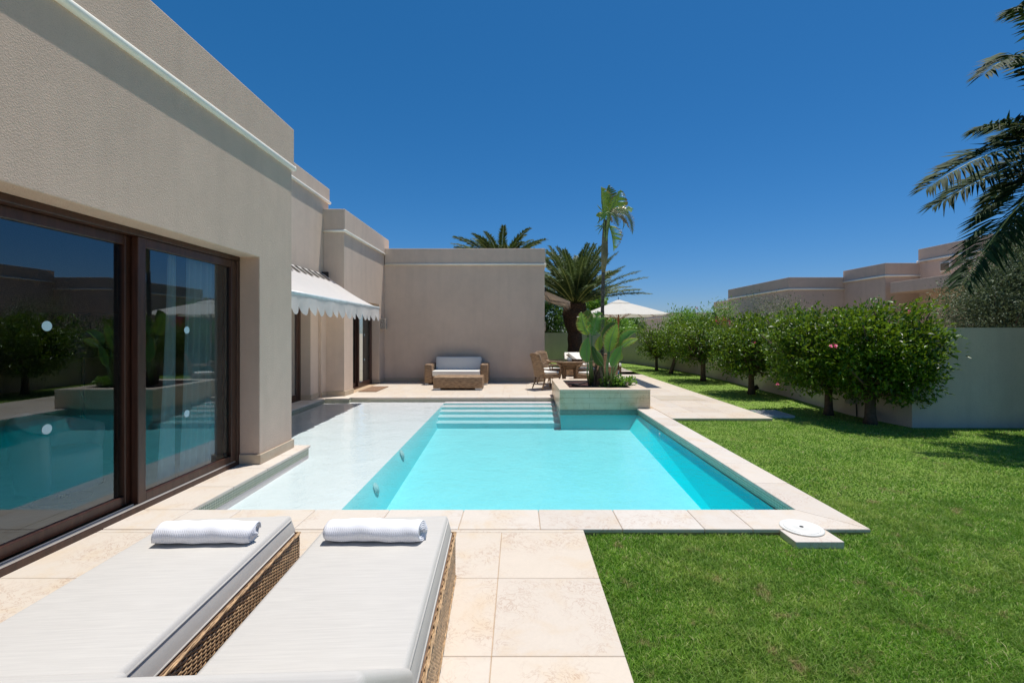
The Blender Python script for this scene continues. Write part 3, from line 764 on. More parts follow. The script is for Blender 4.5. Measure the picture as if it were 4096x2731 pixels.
b = MB(); b.tube([(.9,16.25,2.95),(1.15,16.6,2.70),(1.82,16.3,2.56)], .03, 8); b.build('arm', DKMETAL, aw, off=ao)
b = MB(); b.tube([(.93,16.15,3.05),(.93,19.2,3.05)], .08, 10); b.build('roller', DKMETAL, aw, off=ao)

# doormat
m, nt = new_mat('coir'); g = N(nt); n1 = g.noise(g.coord(), 120, 3, .7); g.out(g.bsdf(g.ramp(n1, [(.3, (.16,.09,.05)), (.7, (.34,.21,.13))]), .95, g.bump(n1, .8, .01)))
b = MB(); b.box(-4.08,11.62,.004,-3.62,12.72,.02); tag(b.build('doormat', m, bevel=.004), 'brown coir doormat on the terrace before the third door', 'doormat')

# ------------------------------------------------------------------ neighbouring villas
def block(parent, x0, y0, x1, y1, zw, zt, off, par=.022, mat=None, mould=True):
    b = MB(); b.box(x0,y0,-.1,x1,y1,zw-.002); b.build('wall', mat or STUCCO_FAR, parent, off=off)
    b = MB(); b.box(x0-par,y0-par,zw,x1+par,y1+par,zt); b.build('parapet', mat or STUCCO_FAR, parent, off=off, bevel=.01)
    if mould: moulding(parent, [(x0-par-.02,y1,zw),(x0-par-.02,y0-par-.02,zw),(x1+par,y0-par-.02,zw)], .045, off)
vo = Vector((16, 20, 0))
nb = thing('neighbour_villa', 'large beige neighbouring villa stepped above the clipped trees', 'house', vo)
block(nb, 12.86, 21.6, 15.6, 27.8, 3.59, 4.15, vo)
block(nb, 15.46, 19.15, 17.4, 21.59, 3.91, 4.45, vo)
b = MB(); poly = [(12.5,-.1),(19.0,-.1),(19.0,4.5),(12.5,4.5)]
b.box(16.87,12.5,-.1,24,19.13,4.5); b.build('wall', STUCCO_WARM, nb, off=vo)
b = MB(); b.box(16.84,12.4,4.502,24,19.15,5.02); b.build('parapet', STUCCO_FAR, nb, off=vo, bevel=.01); moulding(nb, [(16.82,12.4,4.5),(16.82,19.17,4.5)], .045, vo)
b = MB(); b.box(15.42,12.5,3.15,16.86,18.85,3.59); b.build('porch_beam', STUCCO_FAR, nb, off=vo, bevel=.01)
b = MB(); b.box(15.9,12.5,-.1,16.86,13.3,3.14); b.build('pier', STUCCO_WARM, nb, off=vo)
for y in (17.9, 16.95, 15.98, 15.0, 14.0):
    b = MB(); b.box(16.80,y-.22,3.93,16.866,y+.22,4.30); fr = b.build('niche_frame', TRIM, nb, off=vo)
    b = MB(); b.box(16.76,y-.16,3.98,16.799,y+.16,4.26); b.build('niche', m_plain('niche_shadow', (.20,.16,.11), .9), fr, off=vo)
vo = Vector((19, 65, 0))
nb = thing('neighbour_villa', 'distant beige flat roofed villa beyond the umbrella tip', 'house', vo)
block(nb, 18.45, 59, 25, 74, 3.5, 4.15, vo)
vo = Vector((17, 38, 0))
nb = thing('neighbour_villa', 'pale villa corner glimpsed above the feathery shrub', 'house', vo)
block(nb, 16.8, 34, 24, 39, 3.6, 4.15, vo, mat=STUCCO_WARM)

# white tub chairs inside the dark room
def tub(loc, rz, label):
    o = thing('tub_chair', label, 'armchair', loc, rz, group='white tub chairs inside the room')
    b = MB(); vs = []; fs = []; n = 22
    for i in range(n+1):
        a = R(-20)+R(220)*i/n; h = .78-.16*abs(i/n-.5)*2
        for (rr_, z) in ((.30,.12),(.36,h-.05),(.35,h),(.29,h),(.26,.14)): vs.append((math.cos(a)*rr_, math.sin(a)*rr_, z))
    for i in range(n):
        for q in range(4): k = i*5+q; fs.append((k, k+5, k+6, k+1))
    for i in (0, n): fs.append(tuple(i*5+q for q in range(5)))
    b.add(vs, fs); b.build('shell', CUSHW, o, True)
    b = MB(); b.lathe([(0,.10),(.27,.10),(.27,.40),(.24,.44),(0,.44)], n=24); b.build('seat', CUSHW, o, True)
    b = MB(); b.lathe([(0,-.012),(.2,-.012),(.2,.0),(.04,.01),(.04,.10),(0,.10)], n=20); b.build('base', DKMETAL, o)
tub((-4.15,4.15,0), R(100), 'white tub chair dimly seen inside room beside the floor lamp')
tub((-4.05,3.05,0), R(150), 'white tub chair inside room behind left glass pane')
# ------------------------------------------------------------------ woven panels
def strands(b, p0, p1, z0, z1, nrm, pitch=.0082, stake=.03, rad=.0044, amp=.0042):
    """horizontal cane strands weaving over stakes from p0 to p1 (2D), between z0 and z1"""
    p0 = np.array(p0, float); p1 = np.array(p1, float); L = np.linalg.norm(p1-p0); t = (p1-p0)/L; nr = np.array(nrm, float)
    rows = int((z1-z0)/pitch); n = int(L/(stake/4))+1
    s = np.linspace(0, L, n)
    for r in range(rows):
        z = z0+(r+.5)*pitch; off = amp*np.cos(math.pi*s/stake+(math.pi if r % 2 else 0))
        jit = .0012*math.sin(r*12.9); dz = .0012*np.sin(s*9+r*1.7)
        c = np.zeros((n, 3)); c[:, :2] = p0+np.outer(s, t)+np.outer(off+jit, nr); c[:, 2] = z+dz
        V = np.zeros((n, 5, 3))
        for k in range(5):
            a = -math.pi/2+math.pi*k/4
            V[:, k, :2] = c[:, :2]+nr*rad*math.cos(a); V[:, k, 2] = c[:, 2]+rad*math.sin(a)
        i = (np.arange(n-1)[:, None]*5+np.arange(4)[None]).ravel()
        b.arr(V.reshape(-1, 3), np.c_[i, i+5, i+6, i+1])
HW = .385
def make_lounger(back=32, hires=True):
    o = thing('sun_lounger', 'x', 'sun lounger')
    b = MB(); b.box(-HW+.012, -1.99, .035, HW-.012, -.01, .292); b.build('base', CANE_DK if hires else WICKER, o)
    if hires:
        b = MB()
        strands(b, (HW-.008, -2.0), (HW-.008, 0), .03, .294, (1, 0)); strands(b, (-HW+.008, -2.0), (-HW+.008, 0), .03, .294, (-1, 0))
        strands(b, (-HW, -.008), (HW, -.008), .03, .294, (0, 1)); strands(b, (-HW, -1.992), (HW, -1.992), .03, .294, (0, -1))
        b.build('woven_side', CANE, o, True)
        b = MB()
        c = [(-HW,-2.0),(HW,-2.0),(HW,0),(-HW,0),(-HW,-2.0)]
        for z in (.294, .033):
            for q in range(4):
                a, d = Vector((*c[q], z)), Vector((*c[q+1], z)); n = 60
                for ph in (0, math.pi):
                    path = []
                    dirv = (d-a).normalized(); sd = Vector((dirv.y, -dirv.x, 0))
                    for k in range(n+1):
                        t = k/n; path.append(a+(d-a)*t+sd*(.0035*math.cos(t*n*.9+ph))+Vector((0,0,.0035*math.sin(t*n*.9+ph))))
                    b.tube(path, .0042, 5)
        b.build('braided_edge', CANE, o, True)
    for (x, y) in ((-.3,-.12),(.3,-.12),(-.3,-1.88),(.3,-1.88)):
        b = MB(); b.box(x-.03,y-.03,0,x+.03,y+.03,.034); b.build('foot', ALU, o)
    hg = -1.29; cw = .362
    b = MB(); b.rbox(-cw, hg, .289, cw, .012, .402, .020, 4)
    b.v = [(x*(1-.065*max(0, (z-.30)/.1)), y-(.018*max(0,(z-.30)/.1) if y > -.1 else 0), z+.004*math.sin(y*9+x*4)*(z > .39)) for x, y, z in b.v]
    cu = b.build('seat_cushion', CUSHION, o, True)
    b = MB()
    for z in (.302, .380):
        b.tube([(-cw*(1-.065*(z-.30)/.1)-.001,hg+.02,z),(-cw*(1-.065*(z-.30)/.1)-.001,-.03,z),(-cw+.035,.0125,z),(cw-.035,.0125,z),(cw*(1-.065*(z-.30)/.1)+.001,-.03,z),(cw*(1-.065*(z-.30)/.1)+.001,hg+.02,z)], .0045, 6)
    b.build('piping', CUSHION, cu, True)
    b = MB(); b.rbox(-cw, -.70, 0, cw, -.004, .10, .026, 4); M = Matrix.Translation((0, hg, .300)) @ Matrix.Rotation(R(-back), 4, 'X'); b.xform(M)
    b.build('back_cushion', CUSHION, o, True)
    b = MB(); b.box(-HW+.01, -.72, -.03, HW-.01, 0, -.004); b.xform(M); b.build('backrest', WICKER, o)
    return o
l1 = make_lounger(36); l1.location = (-.763, 2.737, 0); l1.rotation_euler.z = R(2.6)
tag(l1, 'right of the two near wicker sun loungers with pale grey cushion', 'sun lounger', 'wicker sun loungers')
l2 = copy_tree(l1); l2.location = (-1.705, 2.73, 0); l2.rotation_euler.z = R(3.6)
l2['label'] = 'left near wicker sun lounger with pale grey cushion closest to the window'
for c_ in list(l2.children):      # its back lies flatter
    if c_.name.startswith(('back_cushion', 'backrest')):
        M0 = Matrix.Translation((0,-1.29,.30)); c_.data = c_.data.copy(); c_.data.transform(M0 @ Matrix.Rotation(R(16),4,'X') @ M0.inverted())
l3 = make_lounger(34, False); l3.location = (2.02, 15.75, 0); l3.rotation_euler.z = R(176)
l3['label'] = 'far wicker lounger with raised white back behind the round table'; l3['group'] = 'wicker sun loungers'
l4 = copy_tree(l3); l4.location = (3.62, 16.45, 0); l4.rotation_euler.z = R(-122)
l4['label'] = 'far wicker lounger with white cushion behind the potted stems and umbrella pole'
for l in (l3, l4):
    for c_ in l.children:
        if 'cushion' in c_.name: c_.data.materials[0] = CUSHW
# towels
m, nt = new_mat('terry'); g = N(nt); v = g.coord()
sx = g.n('ShaderNodeSeparateXYZ', {0: v})
rib = g.math('MULTIPLY', g.math('SINE', g.math('MULTIPLY', sx.outputs[0], 560)), g.math('ADD', .55, g.math('MULTIPLY', g.math('SINE', g.math('MULTIPLY', sx.outputs[2], 420)), .45)))
band = g.n('ShaderNodeMapRange', {0: g.math('ADD', sx.outputs[2], g.math('MULTIPLY', sx.outputs[0], .015)), 1: .078, 2: .082, 3: 1.0, 4: 0.0}).outputs[0]
fz = g.noise(v, 260, 3, .7); hh = g.math('ADD', g.math('MULTIPLY', g.math('MULTIPLY', rib, band), .8), g.math('MULTIPLY', fz, .9))
c = g.mix(g.math('MULTIPLY', band, g.math('MULTIPLY', g.math('SUBTRACT', 1.0, g.math('ADD', .5, g.math('MULTIPLY', rib, .5))), .35)), (.84,.84,.87), (.66,.66,.72))
g.out(g.bsdf(c, .95, g.bump(hh, .5, .003))); TERRY = m
def towel(name, label, loc, rz, seed):
    rr = random.Random(seed); L = .50; n = 150; turns = 5.2; nx = 46
    r0, r1 = .008, .060; th = .0085
    inner = []; outer = []
    for i in range(n+1):
        t = i/n; a = -t*turns*2*math.pi+1.2; r = r0+(r1-r0)*t
        wob = 1+.03*math.sin(a*2+1)*t
        for lst, rr_ in ((inner, r-th*.42), (outer, r+th*.42)): lst.append((math.cos(a)*rr_*1.10*wob, math.sin(a)*rr_*.98*wob))
    prof = outer+inner[::-1]; m_ = len(prof); vs = []; fs = []
    for j in range(nx+1):
        x = -L/2+L*j/nx
        e = min(j, nx-j)/3.0; tp = 1-.05*max(0, 1-e)
        for k, (y, z) in enumerate(prof):
            tt = (k if k <= n else 2*n+1-k)/n
            sh = .006*math.sin(tt*31+seed)*(1 if j in (0, nx) else .5)*(1-tt*.6)
            dd = 1+.035*math.sin(x*23+z*40+seed)*tt+.025*math.sin(x*51+y*60)*tt
            zz_ = z*tp*dd; zz_ = max(zz_, -.0545)
            vs.append((x+(sh*4 if j in (0, nx) else 0)*1.0, y*tp*dd*(1.0+(.14 if z < -.03 else 0)), (zz_+.0565)*(.90+.03*math.sin(x*13+seed*2))))
    for j in range(nx):
        for k in range(m_):
            k2 = (k+1) % m_; fs.append((j*m_+k, j*m_+k2, (j+1)*m_+k2, (j+1)*m_+k))
    for base in (0, nx*m_):
        for k in range(n): 
            q = (base+k, base+k+1, base+m_-2-k, base+m_-1-k); fs.append(q)
    b = MB(); b.add(vs, fs); o = b.build(name, TERRY, None, True); o.location = loc; o.rotation_euler.z = rz
    return tag(o, label, 'towel', 'rolled white towels on the near loungers')
towel('rolled_towel', 'rolled white ribbed towel lying on the right near lounger', (-.755, 2.42, .402), R(-1.5), 1)
towel('rolled_towel', 'rolled white towel on left lounger with spiral end showing', (-1.64, 2.40, .402), R(1.0), 4)

# ------------------------------------------------------------------ sofa and coffee table
sf = thing('wicker_sofa', 'two seat wicker sofa with off white cushions against the back wall', 'sofa', (-1.80, 13.2, 0))
def bpart(par, name, mat, dims, r=.02, seg=3, rot=None, smooth=True):
    b = MB(); b.rbox(*dims, r, seg)
    if rot: b.xform(rot)
    return b.build(name, mat, par, smooth)
for s in (-1, 1):
    x0, x1 = (.70, .92) if s > 0 else (-.92, -.70)
    bpart(sf, 'arm', WICKER, (x0, 0, .045, x1, .78, .60), .035)
bpart(sf, 'base', WICKER, (-.70, .03, .10, .70, .78, .25), .015); bpart(sf, 'backrest', WICKER, (-.70, .66, .2, .70, .80, .62), .03)
bpart(sf, 'seat_cushion', CUSHW, (-.70, .0, .252, .70, .62, .41), .035, 4)
bpart(sf, 'back_cushion', CUSHW, (-.69, -.07, 0, .69, .09, .40), .045, 4, Matrix.Translation((0, .56, .39)) @ Matrix.Rotation(R(-12), 4, 'X'))
for x in (-.86, .86):
    for y in (.07, .70):
        b = MB(); b.box(x-.05, y-.05, .004, x+.05, y+.05, .046); b.build('foot', WHITEP, sf)
ct = thing('coffee_table', 'long low wicker coffee table on white feet before the sofa', 'table', (-1.59, 11.97, 0))
bpart(ct, 'body', WICKER, (-.65, 0, .05, .65, .70, .343), .018)
for x in (-.55, .55):
    for y in (.07, .63):
        b = MB(); b.box(x-.09, y-.05, .004, x+.09, y+.05, .051); b.build('foot', WHITEP, ct)

# ------------------------------------------------------------------ dining set
dt = thing('dining_table', 'round wicker dining table with dark glass top beside planter', 'table', (1.45, 12.78, 0))
b = MB(); b.lathe([(.0,.695),(.655,.695),(.672,.71),(.672,.732),(.655,.742),(.60,.742),(.595,.738),(0,.738)], n=56); b.build('top', WICKER, dt)
b = MB(); b.lathe([(0,.7385),(.59,.7385),(.59,.746),(0,.746)], n=56); b.build('glass_top', m_plain('brown_glass', (.05,.03,.02), .06), dt)
b = MB(); b.lathe([(0,.50),(.24,.50),(.34,.60),(.40,.694),(0,.694)], n=32); b.build('apron', WICKER, dt, True)
for a in (45, 135, 225, 315):
    c_, s_ = math.cos(R(a)), math.sin(R(a)); b = MB()
    b.tube([(c_*.27,s_*.27,.62),(c_*.22,s_*.22,.45),(c_*.22,s_*.22,.25),(c_*.26,s_*.26,.004)], [.06,.042,.034,.03], 10); b.build('leg', WICKER, dt, True)
def make_chair():
    o = thing('dining_chair', 'x', 'chair', (0,0,0), 0, 'wicker chairs around the round table')
    b = MB(); b.rbox(-.27,-.25,.30,.27,.26,.425,.02,3); b.build('seat', WICKER, o, True)
    b = MB(); vs = []; fs = []; nx, nz = 10, 12
    for f, ty in ((0, 0), (1, -.035)):
        for j in range(nz+1):
            t = j/nz
            for i in range(nx+1):
                s = i/nx*2-1; wd = .235+.02*t-.02*max(0, t-.85)/.15
                vs.append((s*wd, -.235-.035*(1-s*s)-.14*t**1.3+ty, .32+(.63-.03*s*s)*t))
    K = (nx+1)*(nz+1)
    for j in range(nz):
        for i in range(nx):
            a = j*(nx+1)+i; fs.append((a, a+1, a+nx+2, a+nx+1)); a += K; fs.append((a+nx+1, a+nx+2, a+1, a))
    for j in range(nz):
        for i in (0, nx): a = j*(nx+1)+i; fs.append((a, a+nx+1, a+nx+1+K, a+K))
    for i in range(nx): a = nz*(nx+1)+i; fs.append((a, a+1, a+1+K, a+K))
    b.add(vs, fs); b.build('backrest', WICKER, o, True)
    b = MB(); b.tube([(s*(.255-.012*abs(s)), -.25-.14-.035*(1-s*s)-.01, .955-.03*s*s) for s in [k/5-1 for k in range(11)]], .02, 8)
    for s in (-1, 1): b.tube([(s*.238,-.25,.36),(s*.25,-.31,.66),(s*.245,-.40,.935)], .019, 8)
    b.build('back_frame', WICKER, o, True)
    for s in (-1, 1):
        b = MB(); b.tube([(s*.25,-.30,.66),(s*.285,-.10,.655),(s*.29,.12,.66),(s*.285,.215,.62),(s*.275,.245,.54),(s*.268,.24,.36)], [.018,.021,.021,.02,.018,.018], 8); b.build('armrest', WICKER, o, True)
        b = MB(); b.tube([(s*.24,.225,.32),(s*.25,.235,.15),(s*.262,.245,.004)], [.026,.021,.016], 8); b.build('leg', WICKER, o, True)
        b = MB(); b.tube([(s*.235,-.225,.32),(s*.245,-.27,.15),(s*.255,-.33,.004)], [.026,.021,.016], 8); b.build('leg', WICKER, o, True)
    b = MB(); b.rbox(-.235,-.215,.424,.235,.235,.475,.022,3); b.build('cushion', CUSHW, o, True)
    return o
chair0 = make_chair()
for i, (x, y, rz, lab) in enumerate([
    (.80, 12.32, -62, 'high backed wicker armchair standing left of the round table'),
    (.98, 13.42, -132, 'wicker armchair at far left side of the round table'),
    (1.92, 12.12, 52, 'wicker armchair turned away from the planter at the front right of table'),
    (2.10, 13.45, 128, 'wicker armchair mostly hidden behind plant stems beyond the table')]):
    o = chair0 if i == 0 else copy_tree(chair0)
    o.location = (x, y, 0); o.rotation_euler.z = R(rz); o['label'] = lab
m, nt = new_mat('clear_glass'); g = N(nt)
g.out(g.n('ShaderNodeMixShader', {0: .45, 1: g.n('ShaderNodeBsdfTransparent', {0: (.9,.92,.92,1)}).outputs[0], 2: g.bsdf((.8,.82,.82), .1)}).outputs[0])
b = MB(); b.lathe([(0,.0),(.06,.0),(.075,.03),(.055,.05),(.078,.085),(.066,.085),(.045,.05),(0,.02)], n=14); o = b.build('ashtray', m); o.location = (1.42, 12.62, .7465)
tag(o, 'cut glass ashtray on the round wicker table', 'ashtray')

# ------------------------------------------------------------------ umbrella
um = thing('patio_umbrella', 'large off white square patio umbrella on a wooden pole', 'umbrella', (3.12, 14.15, 0))
b = MB(); hx, hy, zr, zp = 1.13, 1.36, 2.05, 2.50
def canopy_pt(a, u, hx, hy, zr, zp, sag=.05):
    c_, s_ = math.cos(a), math.sin(a); k = 1/max(abs(c_), abs(s_)); x, y = c_*k*hx, s_*k*hy
    seg = (a/(math.pi/4)) % 1; dip = sag*math.sin(math.pi*seg)*u
    z = zp+(zr-zp)*(u**1.12)-dip*.5; return (x*u, y*u, z)
na, nu = 64, 12; vs = []; fs = []
for i in range(na):
    for j in range(nu+1): vs.append(canopy_pt(2*math.pi*i/na, .14+.86*j/nu, hx, hy, zr, zp))
for i in range(na):
    i2 = (i+1) % na
    for j in range(nu): fs.append((i*(nu+1)+j, i2*(nu+1)+j, i2*(nu+1)+j+1, i*(nu+1)+j+1))
b.add(vs, fs); b.recalc = False; b.build('canopy', CANVAS, um, False)
b = MB(); vs = []; fs = []
for i in range(na):
    for j in range(4): 
        x, y, z = canopy_pt(2*math.pi*i/na, .0001+.25*j/3, hx, hy, zr, zp, .05); vs.append((x, y, z+.045-(.03*j/3)))
for i in range(na):
    i2 = (i+1) % na
    for j in range(3): fs.append((i*4+j, i2*4+j, i2*4+j+1, i*4+j+1))
b.add(vs, fs); b.recalc = False; b.build('vent_cap', CANVAS, um)
b = MB(); b.tube([(0,0,.33),(0,0,2.5)], .024, 12); b.build('pole', TEAK, um, True)
b = MB(); b.tube([(0,0,.02),(0,0,.35)], .029, 12); b.lathe([(0,.004),(.27,.004),(.27,.02),(.05,.03),(.03,.05),(0,.05)], n=32); b.build('base', STEEL, um, True)
b = MB(); b.lathe([(0,2.49),(.03,2.50),(.03,2.54),(.014,2.55),(.014,2.60),(.006,2.625),(0,2.63)], n=12); b.build('finial', STEEL, um, True)
b = MB(); b.lathe([(0,1.86),(.045,1.86),(.045,1.93),(0,1.93)], n=12); b.build('hub', TEAK, um, True)
for k in range(8):
    a = k*math.pi/4; p0 = Vector(canopy_pt(a, .03, hx, hy, zr, zp, 0)); p1 = Vector(canopy_pt(a, .5, hx, hy, zr, zp, 0)); p2 = Vector(canopy_pt(a, .98, hx, hy, zr, zp, 0)); dz = Vector((0,0,-.025))
    b = MB(); b.tube([p0+dz, p1+dz, p2+dz], .010, 5); rb = b.build('rib', TEAK, um)
    b = MB(); b.tube([(0,0,1.9), tuple(p1+dz*1.5)], .008, 5); b.build('strut', TEAK, rb)
b = MB(); b.tube([(hx*.985,-.25,zr-.03),(hx*.99,-.25,zr-.35),(hx*.98,-.24,zr-.52)], .006, 5); b.build('tie_strap', CANVAS, um)

# ------------------------------------------------------------------ small garden things
b = MB(); b.lathe([(0,-.05),(.055,-.05),(.055,-.012),(.045,-.002),(0,.0)], n=20); o = b.build('sprinkler_head', m_plain('green_plastic', (.02,.22,.12), .4), None, True); o.location = P(1729, 947.5, 8.72); o.location.z = .0
tag(o, 'small green sprinkler cap in the lawn near the drain grate', 'sprinkler')
gr = thing('drain_grate', 'flat galvanised grate set into the lawn beside the path end', 'grate', (4.775, 8.63, -.03))
GALV = m_plain('galvanised', (.46,.47,.47), .5, .1, 20)
b = MB()
for k in range(12): b.box(-.26+k*.047, -.29, -.012, -.246+k*.047, .29, .018)
for k in range(13): b.box(-.26, -.285+k*.047, -.010, .268, -.275+k*.047, .016)
b.build('bars', GALV, gr)
b = MB(); b.box(-.285,-.315,-.02,.285,-.29,.022); b.box(-.285,.29,-.02,.285,.315,.022); b.box(-.285,-.29,-.02,-.262,.29,.022); b.box(.27,-.29,-.02,.285,.29,.022); b.build('rim', GALV, gr)
b = MB(); b.box(-.262,-.29,-.03,.27,.29,-.018); b.build('pit', BLACK, gr)
# paved access cover
b = MB(); b.box(3.2,10.15,.0015,4.2,10.95,.0045); struct(b.build('access_cover', m_stone('cover_stone', (.55,.48,.38)), bevel=.001))
def spot(loc, rz, label):
    o = thing('spotlight', label, 'garden light', loc, rz, group='small black garden spotlights')
    b = MB(); b.tube([(0,0,-.06),(0,0,.08)], .014, 8); b.build('spike', BLACK, o)
    b = MB(); b.tube([(0,-.07,.16),(0,.02,.10),(0,.07,.07)], [.055,.06,.03], 14); b.build('head', BLACK, o, True)
    b = MB(); b.tube([(0,-.075,.163),(0,-.069,.159)], .048, 14); b.build('lens', STEEL, o, True)
spot((6.12, 11.75, -.03), R(60), 'small black garden spotlight beside the fourth tree trunk')
spot((6.20, 8.02, -.03), R(150), 'black garden spotlight between thickest trunk and the wall box')
o = thing('junction_box', 'small grey service box on the wall near the nearest tree', 'box', (6.22, 8.47, .28))
b = MB(); b.rbox(-.10,-.05,-.09,.10,.05,.11,.01,2); b.build('case', m_plain('grey_box', (.30,.29,.26), .6), o); b = MB(); b.tube([(.06,-.02,-.09),(.07,-.02,-.32)], .012, 6); b.build('conduit', BLACK, o)
# hose in planter
b = MB(); b.tube([tuple(P(1305, 882, 9.9)+Vector((0,0,.0))), (1.35,9.98,.385), (1.62,10.15,.44), (1.78,10.25,.46)], .014, 8); b.tube([(1.16,9.85,.375),(1.5,9.72,.365),(1.82,9.66,.36)], .013, 8)
tag(b.build('irrigation_hose', BLACK, None, True), 'black irrigation hose lying on the planter mulch', 'hose')
o = thing('garden_lantern', 'white roofed garden lantern peeping over the clipped trees', 'lantern', (9.3, 27, 0))
ltx = P(1642, 722, 27)
o.location = (ltx.x, 27, 0)
b = MB(); b.tube([(0,0,0),(0,0,2.2)], .05, 8); b.build('post', WHITEP, o); zc = ltx.z
b = MB(); b.lathe([(0,0),(.42,0),(.40,.05),(.20,.38),(.16,.42),(.10,.50),(.03,.55),(.03,.65),(0,.66)], n=6); b.v = [(x,y,z+zc-.35) for x,y,z in b.v]; b.build('roof', WHITEP, o)
b = MB(); b.lathe([(0,zc-.75),(.2,zc-.75),(.26,zc-.36),(0,zc-.36)], n=6); b.build('lamp_glass', m_plain('lantern_glass', (.5,.55,.55), .2), o)
# ------------------------------------------------------------------ foliage
LEAF_H = m_leaf('hedge_leaf', [(0, (.012,.032,.006)), (.3, (.030,.080,.009)), (.55, (.070,.165,.013)), (.78, (.19,.31,.022)), (.95, (.42,.46,.05)), (1, (.55,.35,.05))], .36, .26, (.36,.50,.02), spec=.34)
LEAF_D = m_leaf('dark_leaf', [(0, (0.02,0.06,0.016)), (.5, (0.06,0.16,0.03)), (1, (0.2,0.38,0.06))], .4, .25)
LEAF_L = m_leaf('light_leaf', [(0, (0.056,0.144,0.0192)), (.5, (0.144,0.32,0.04)), (1, (0.32,0.528,0.08))], .4, .35)
LEAF_O = m_leaf('olive_leaf', [(0, (.05,.07,.035)), (.5, (.13,.17,.085)), (.85, (.24,.29,.17)), (1, (.5,.55,.42))], .5, .15, (.2,.28,.08), spec=.3)
LEAF_S = m_leaf('scrub_leaf', [(0, (0.054,0.081,0.036)), (.5, (0.135,0.18,0.081)), (1, (0.27,0.306,0.126))], .5, .2, (.12,.16,.05))
PALM = m_leaf('palm_leaflet', [(0, (.035,.055,.022)), (.5, (.085,.125,.045)), (.85, (.15,.20,.07)), (1, (.30,.30,.14))], .45, .18, (.16,.24,.04), spec=.3)
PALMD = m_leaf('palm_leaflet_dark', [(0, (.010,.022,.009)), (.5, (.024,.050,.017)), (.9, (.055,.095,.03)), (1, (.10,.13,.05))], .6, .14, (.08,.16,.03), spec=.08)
RACHIS = m_plain('palm_rachis', (.36,.37,.12), .5, .2)
FLOWER = m_plain('pink_petal', (.75,.10,.22), .5, .2)
RED = m_plain('red_petal', (.6,.05,.03), .5, .2)
def nrm(a): return a/np.maximum(np.linalg.norm(a, axis=-1, keepdims=True), 1e-9)
def leaf_arr(pos, dirs, L, W, r, fold=.25):
    """folded two-triangle leaves"""
    n = len(pos); up = nrm(np.c_[r.randn(n)*.6, r.randn(n)*.6, np.ones(n)*.9]); side = nrm(np.cross(dirs, up)); up2 = np.cross(side, dirs)
    L = L*(.65+.7*r.rand(n))[:, None]; W_ = W*(.7+.6*r.rand(n))[:, None]
    V = np.zeros((n, 5, 3)); V[:, 0] = pos; V[:, 1] = pos+dirs*L*.45+side*W_*.5+up2*W_*fold; V[:, 2] = pos+dirs*L-up2*L*.12; V[:, 3] = pos+dirs*L*.45-side*W_*.5+up2*W_*fold
    V[:, 4] = pos+dirs*L*.5
    i = np.arange(n)[:, None]*5
    return V.reshape(-1, 3), np.concatenate([i+np.array([[0,1,4]]), i+np.array([[1,2,4]]), i+np.array([[0,4,3]]), i+np.array([[4,2,3]])])
def crown_points(lobes, n, r, per=9, sig=.07, shell=.5, flat=None, box=0.0):
    vol = np.array([l[3]*l[4]*l[5] for l in lobes])**.8; k = r.choice(len(lobes), max(1, n//per), p=vol/vol.sum())
    L = np.array(lobes)[k]; d = nrm(r.randn(len(k), 3)); rad = (1-shell*r.rand(len(k))**1.6)
    d2 = d/np.max(np.abs(d), axis=1, keepdims=True)**box; lump = 1+.10*np.sin(d[:, 0]*7+L[:, 0])*np.cos(d[:, 1]*6+d[:, 2]*5)+.05*r.randn(len(k))
    c = L[:, :3]+d2*L[:, 3:6]*(rad*lump)[:, None]
    if flat is not None: c[:, 2] = np.where(c[:, 2] > flat, flat+(c[:, 2]-flat)*.25+r.randn(len(k))*.02, c[:, 2])
    pos = np.repeat(c, per, 0)+r.randn(len(k)*per, 3)*sig
    out_ = np.repeat(d, per, 0)
    dirs = nrm(out_*.7+r.randn(len(pos), 3)*.65+np.array([0, 0, .35]))
    return pos, dirs, c
def tree(name, label, cat, loc, lobes, n, leaf=(.07,.03), mat=None, trunk=None, seed=1, group=None, per=9, sig=.07, flowers=None, bark=BARK, flat=None, twigs=26, shell=.5, box=0.0):
    """lobes in world coordinates; trunk = [(x,y,z,r)...] relative to loc"""
    r = np.random.RandomState(seed); rr = random.Random(seed); off = Vector(loc)
    o = thing(name, label, cat, loc, 0, group)
    pos, dirs, cc = crown_points(lobes, n, r, per, sig, shell, flat, box)
    V, Fc = leaf_arr(pos, dirs, leaf[0], leaf[1], r); b = MB(); b.arr(V, Fc); b.build('crown', mat or LEAF_H, o, off=off)
    if trunk:
        b = MB()
        for tr in trunk: b.tube([Vector(t[:3]) for t in tr], [t[3] for t in tr], 9)
        b.build('trunk', bark, o, True)
        tops = [Vector(tr[-1][:3])+off for tr in trunk]; b = MB(); rt = trunk[0][-1][3]
        for k in range(twigs):
            t0 = tops[k % len(tops)]; q = Vector(cc[rr.randrange(len(cc))]); mid = t0.lerp(q, .5)+Vector((rr.uniform(-.08,.08), rr.uniform(-.08,.08), -.06*(q-t0).length))
            b.tube([t0, mid, q], [rt*.55, rt*.3, rt*.10], 5)
        b.build('branches', bark, o, True, off=off)
    if flowers:
        b = MB()
        for (x, y, z, s) in flowers:
            for k in range(14):
                a = Vector((rr.gauss(0,1), rr.gauss(0,1), rr.gauss(0,1))).normalized(); t_ = a.orthogonal().normalized(); c_ = Vector((x,y,z))+a*s*.5
                b.add([c_-t_*s*.35, c_+a*s*.6, c_+t_*s*.35, c_-a*s*.2], [(0,1,2),(0,2,3)])
        b.recalc = False; b.build('flowers', FLOWER, o, off=off)
    return o
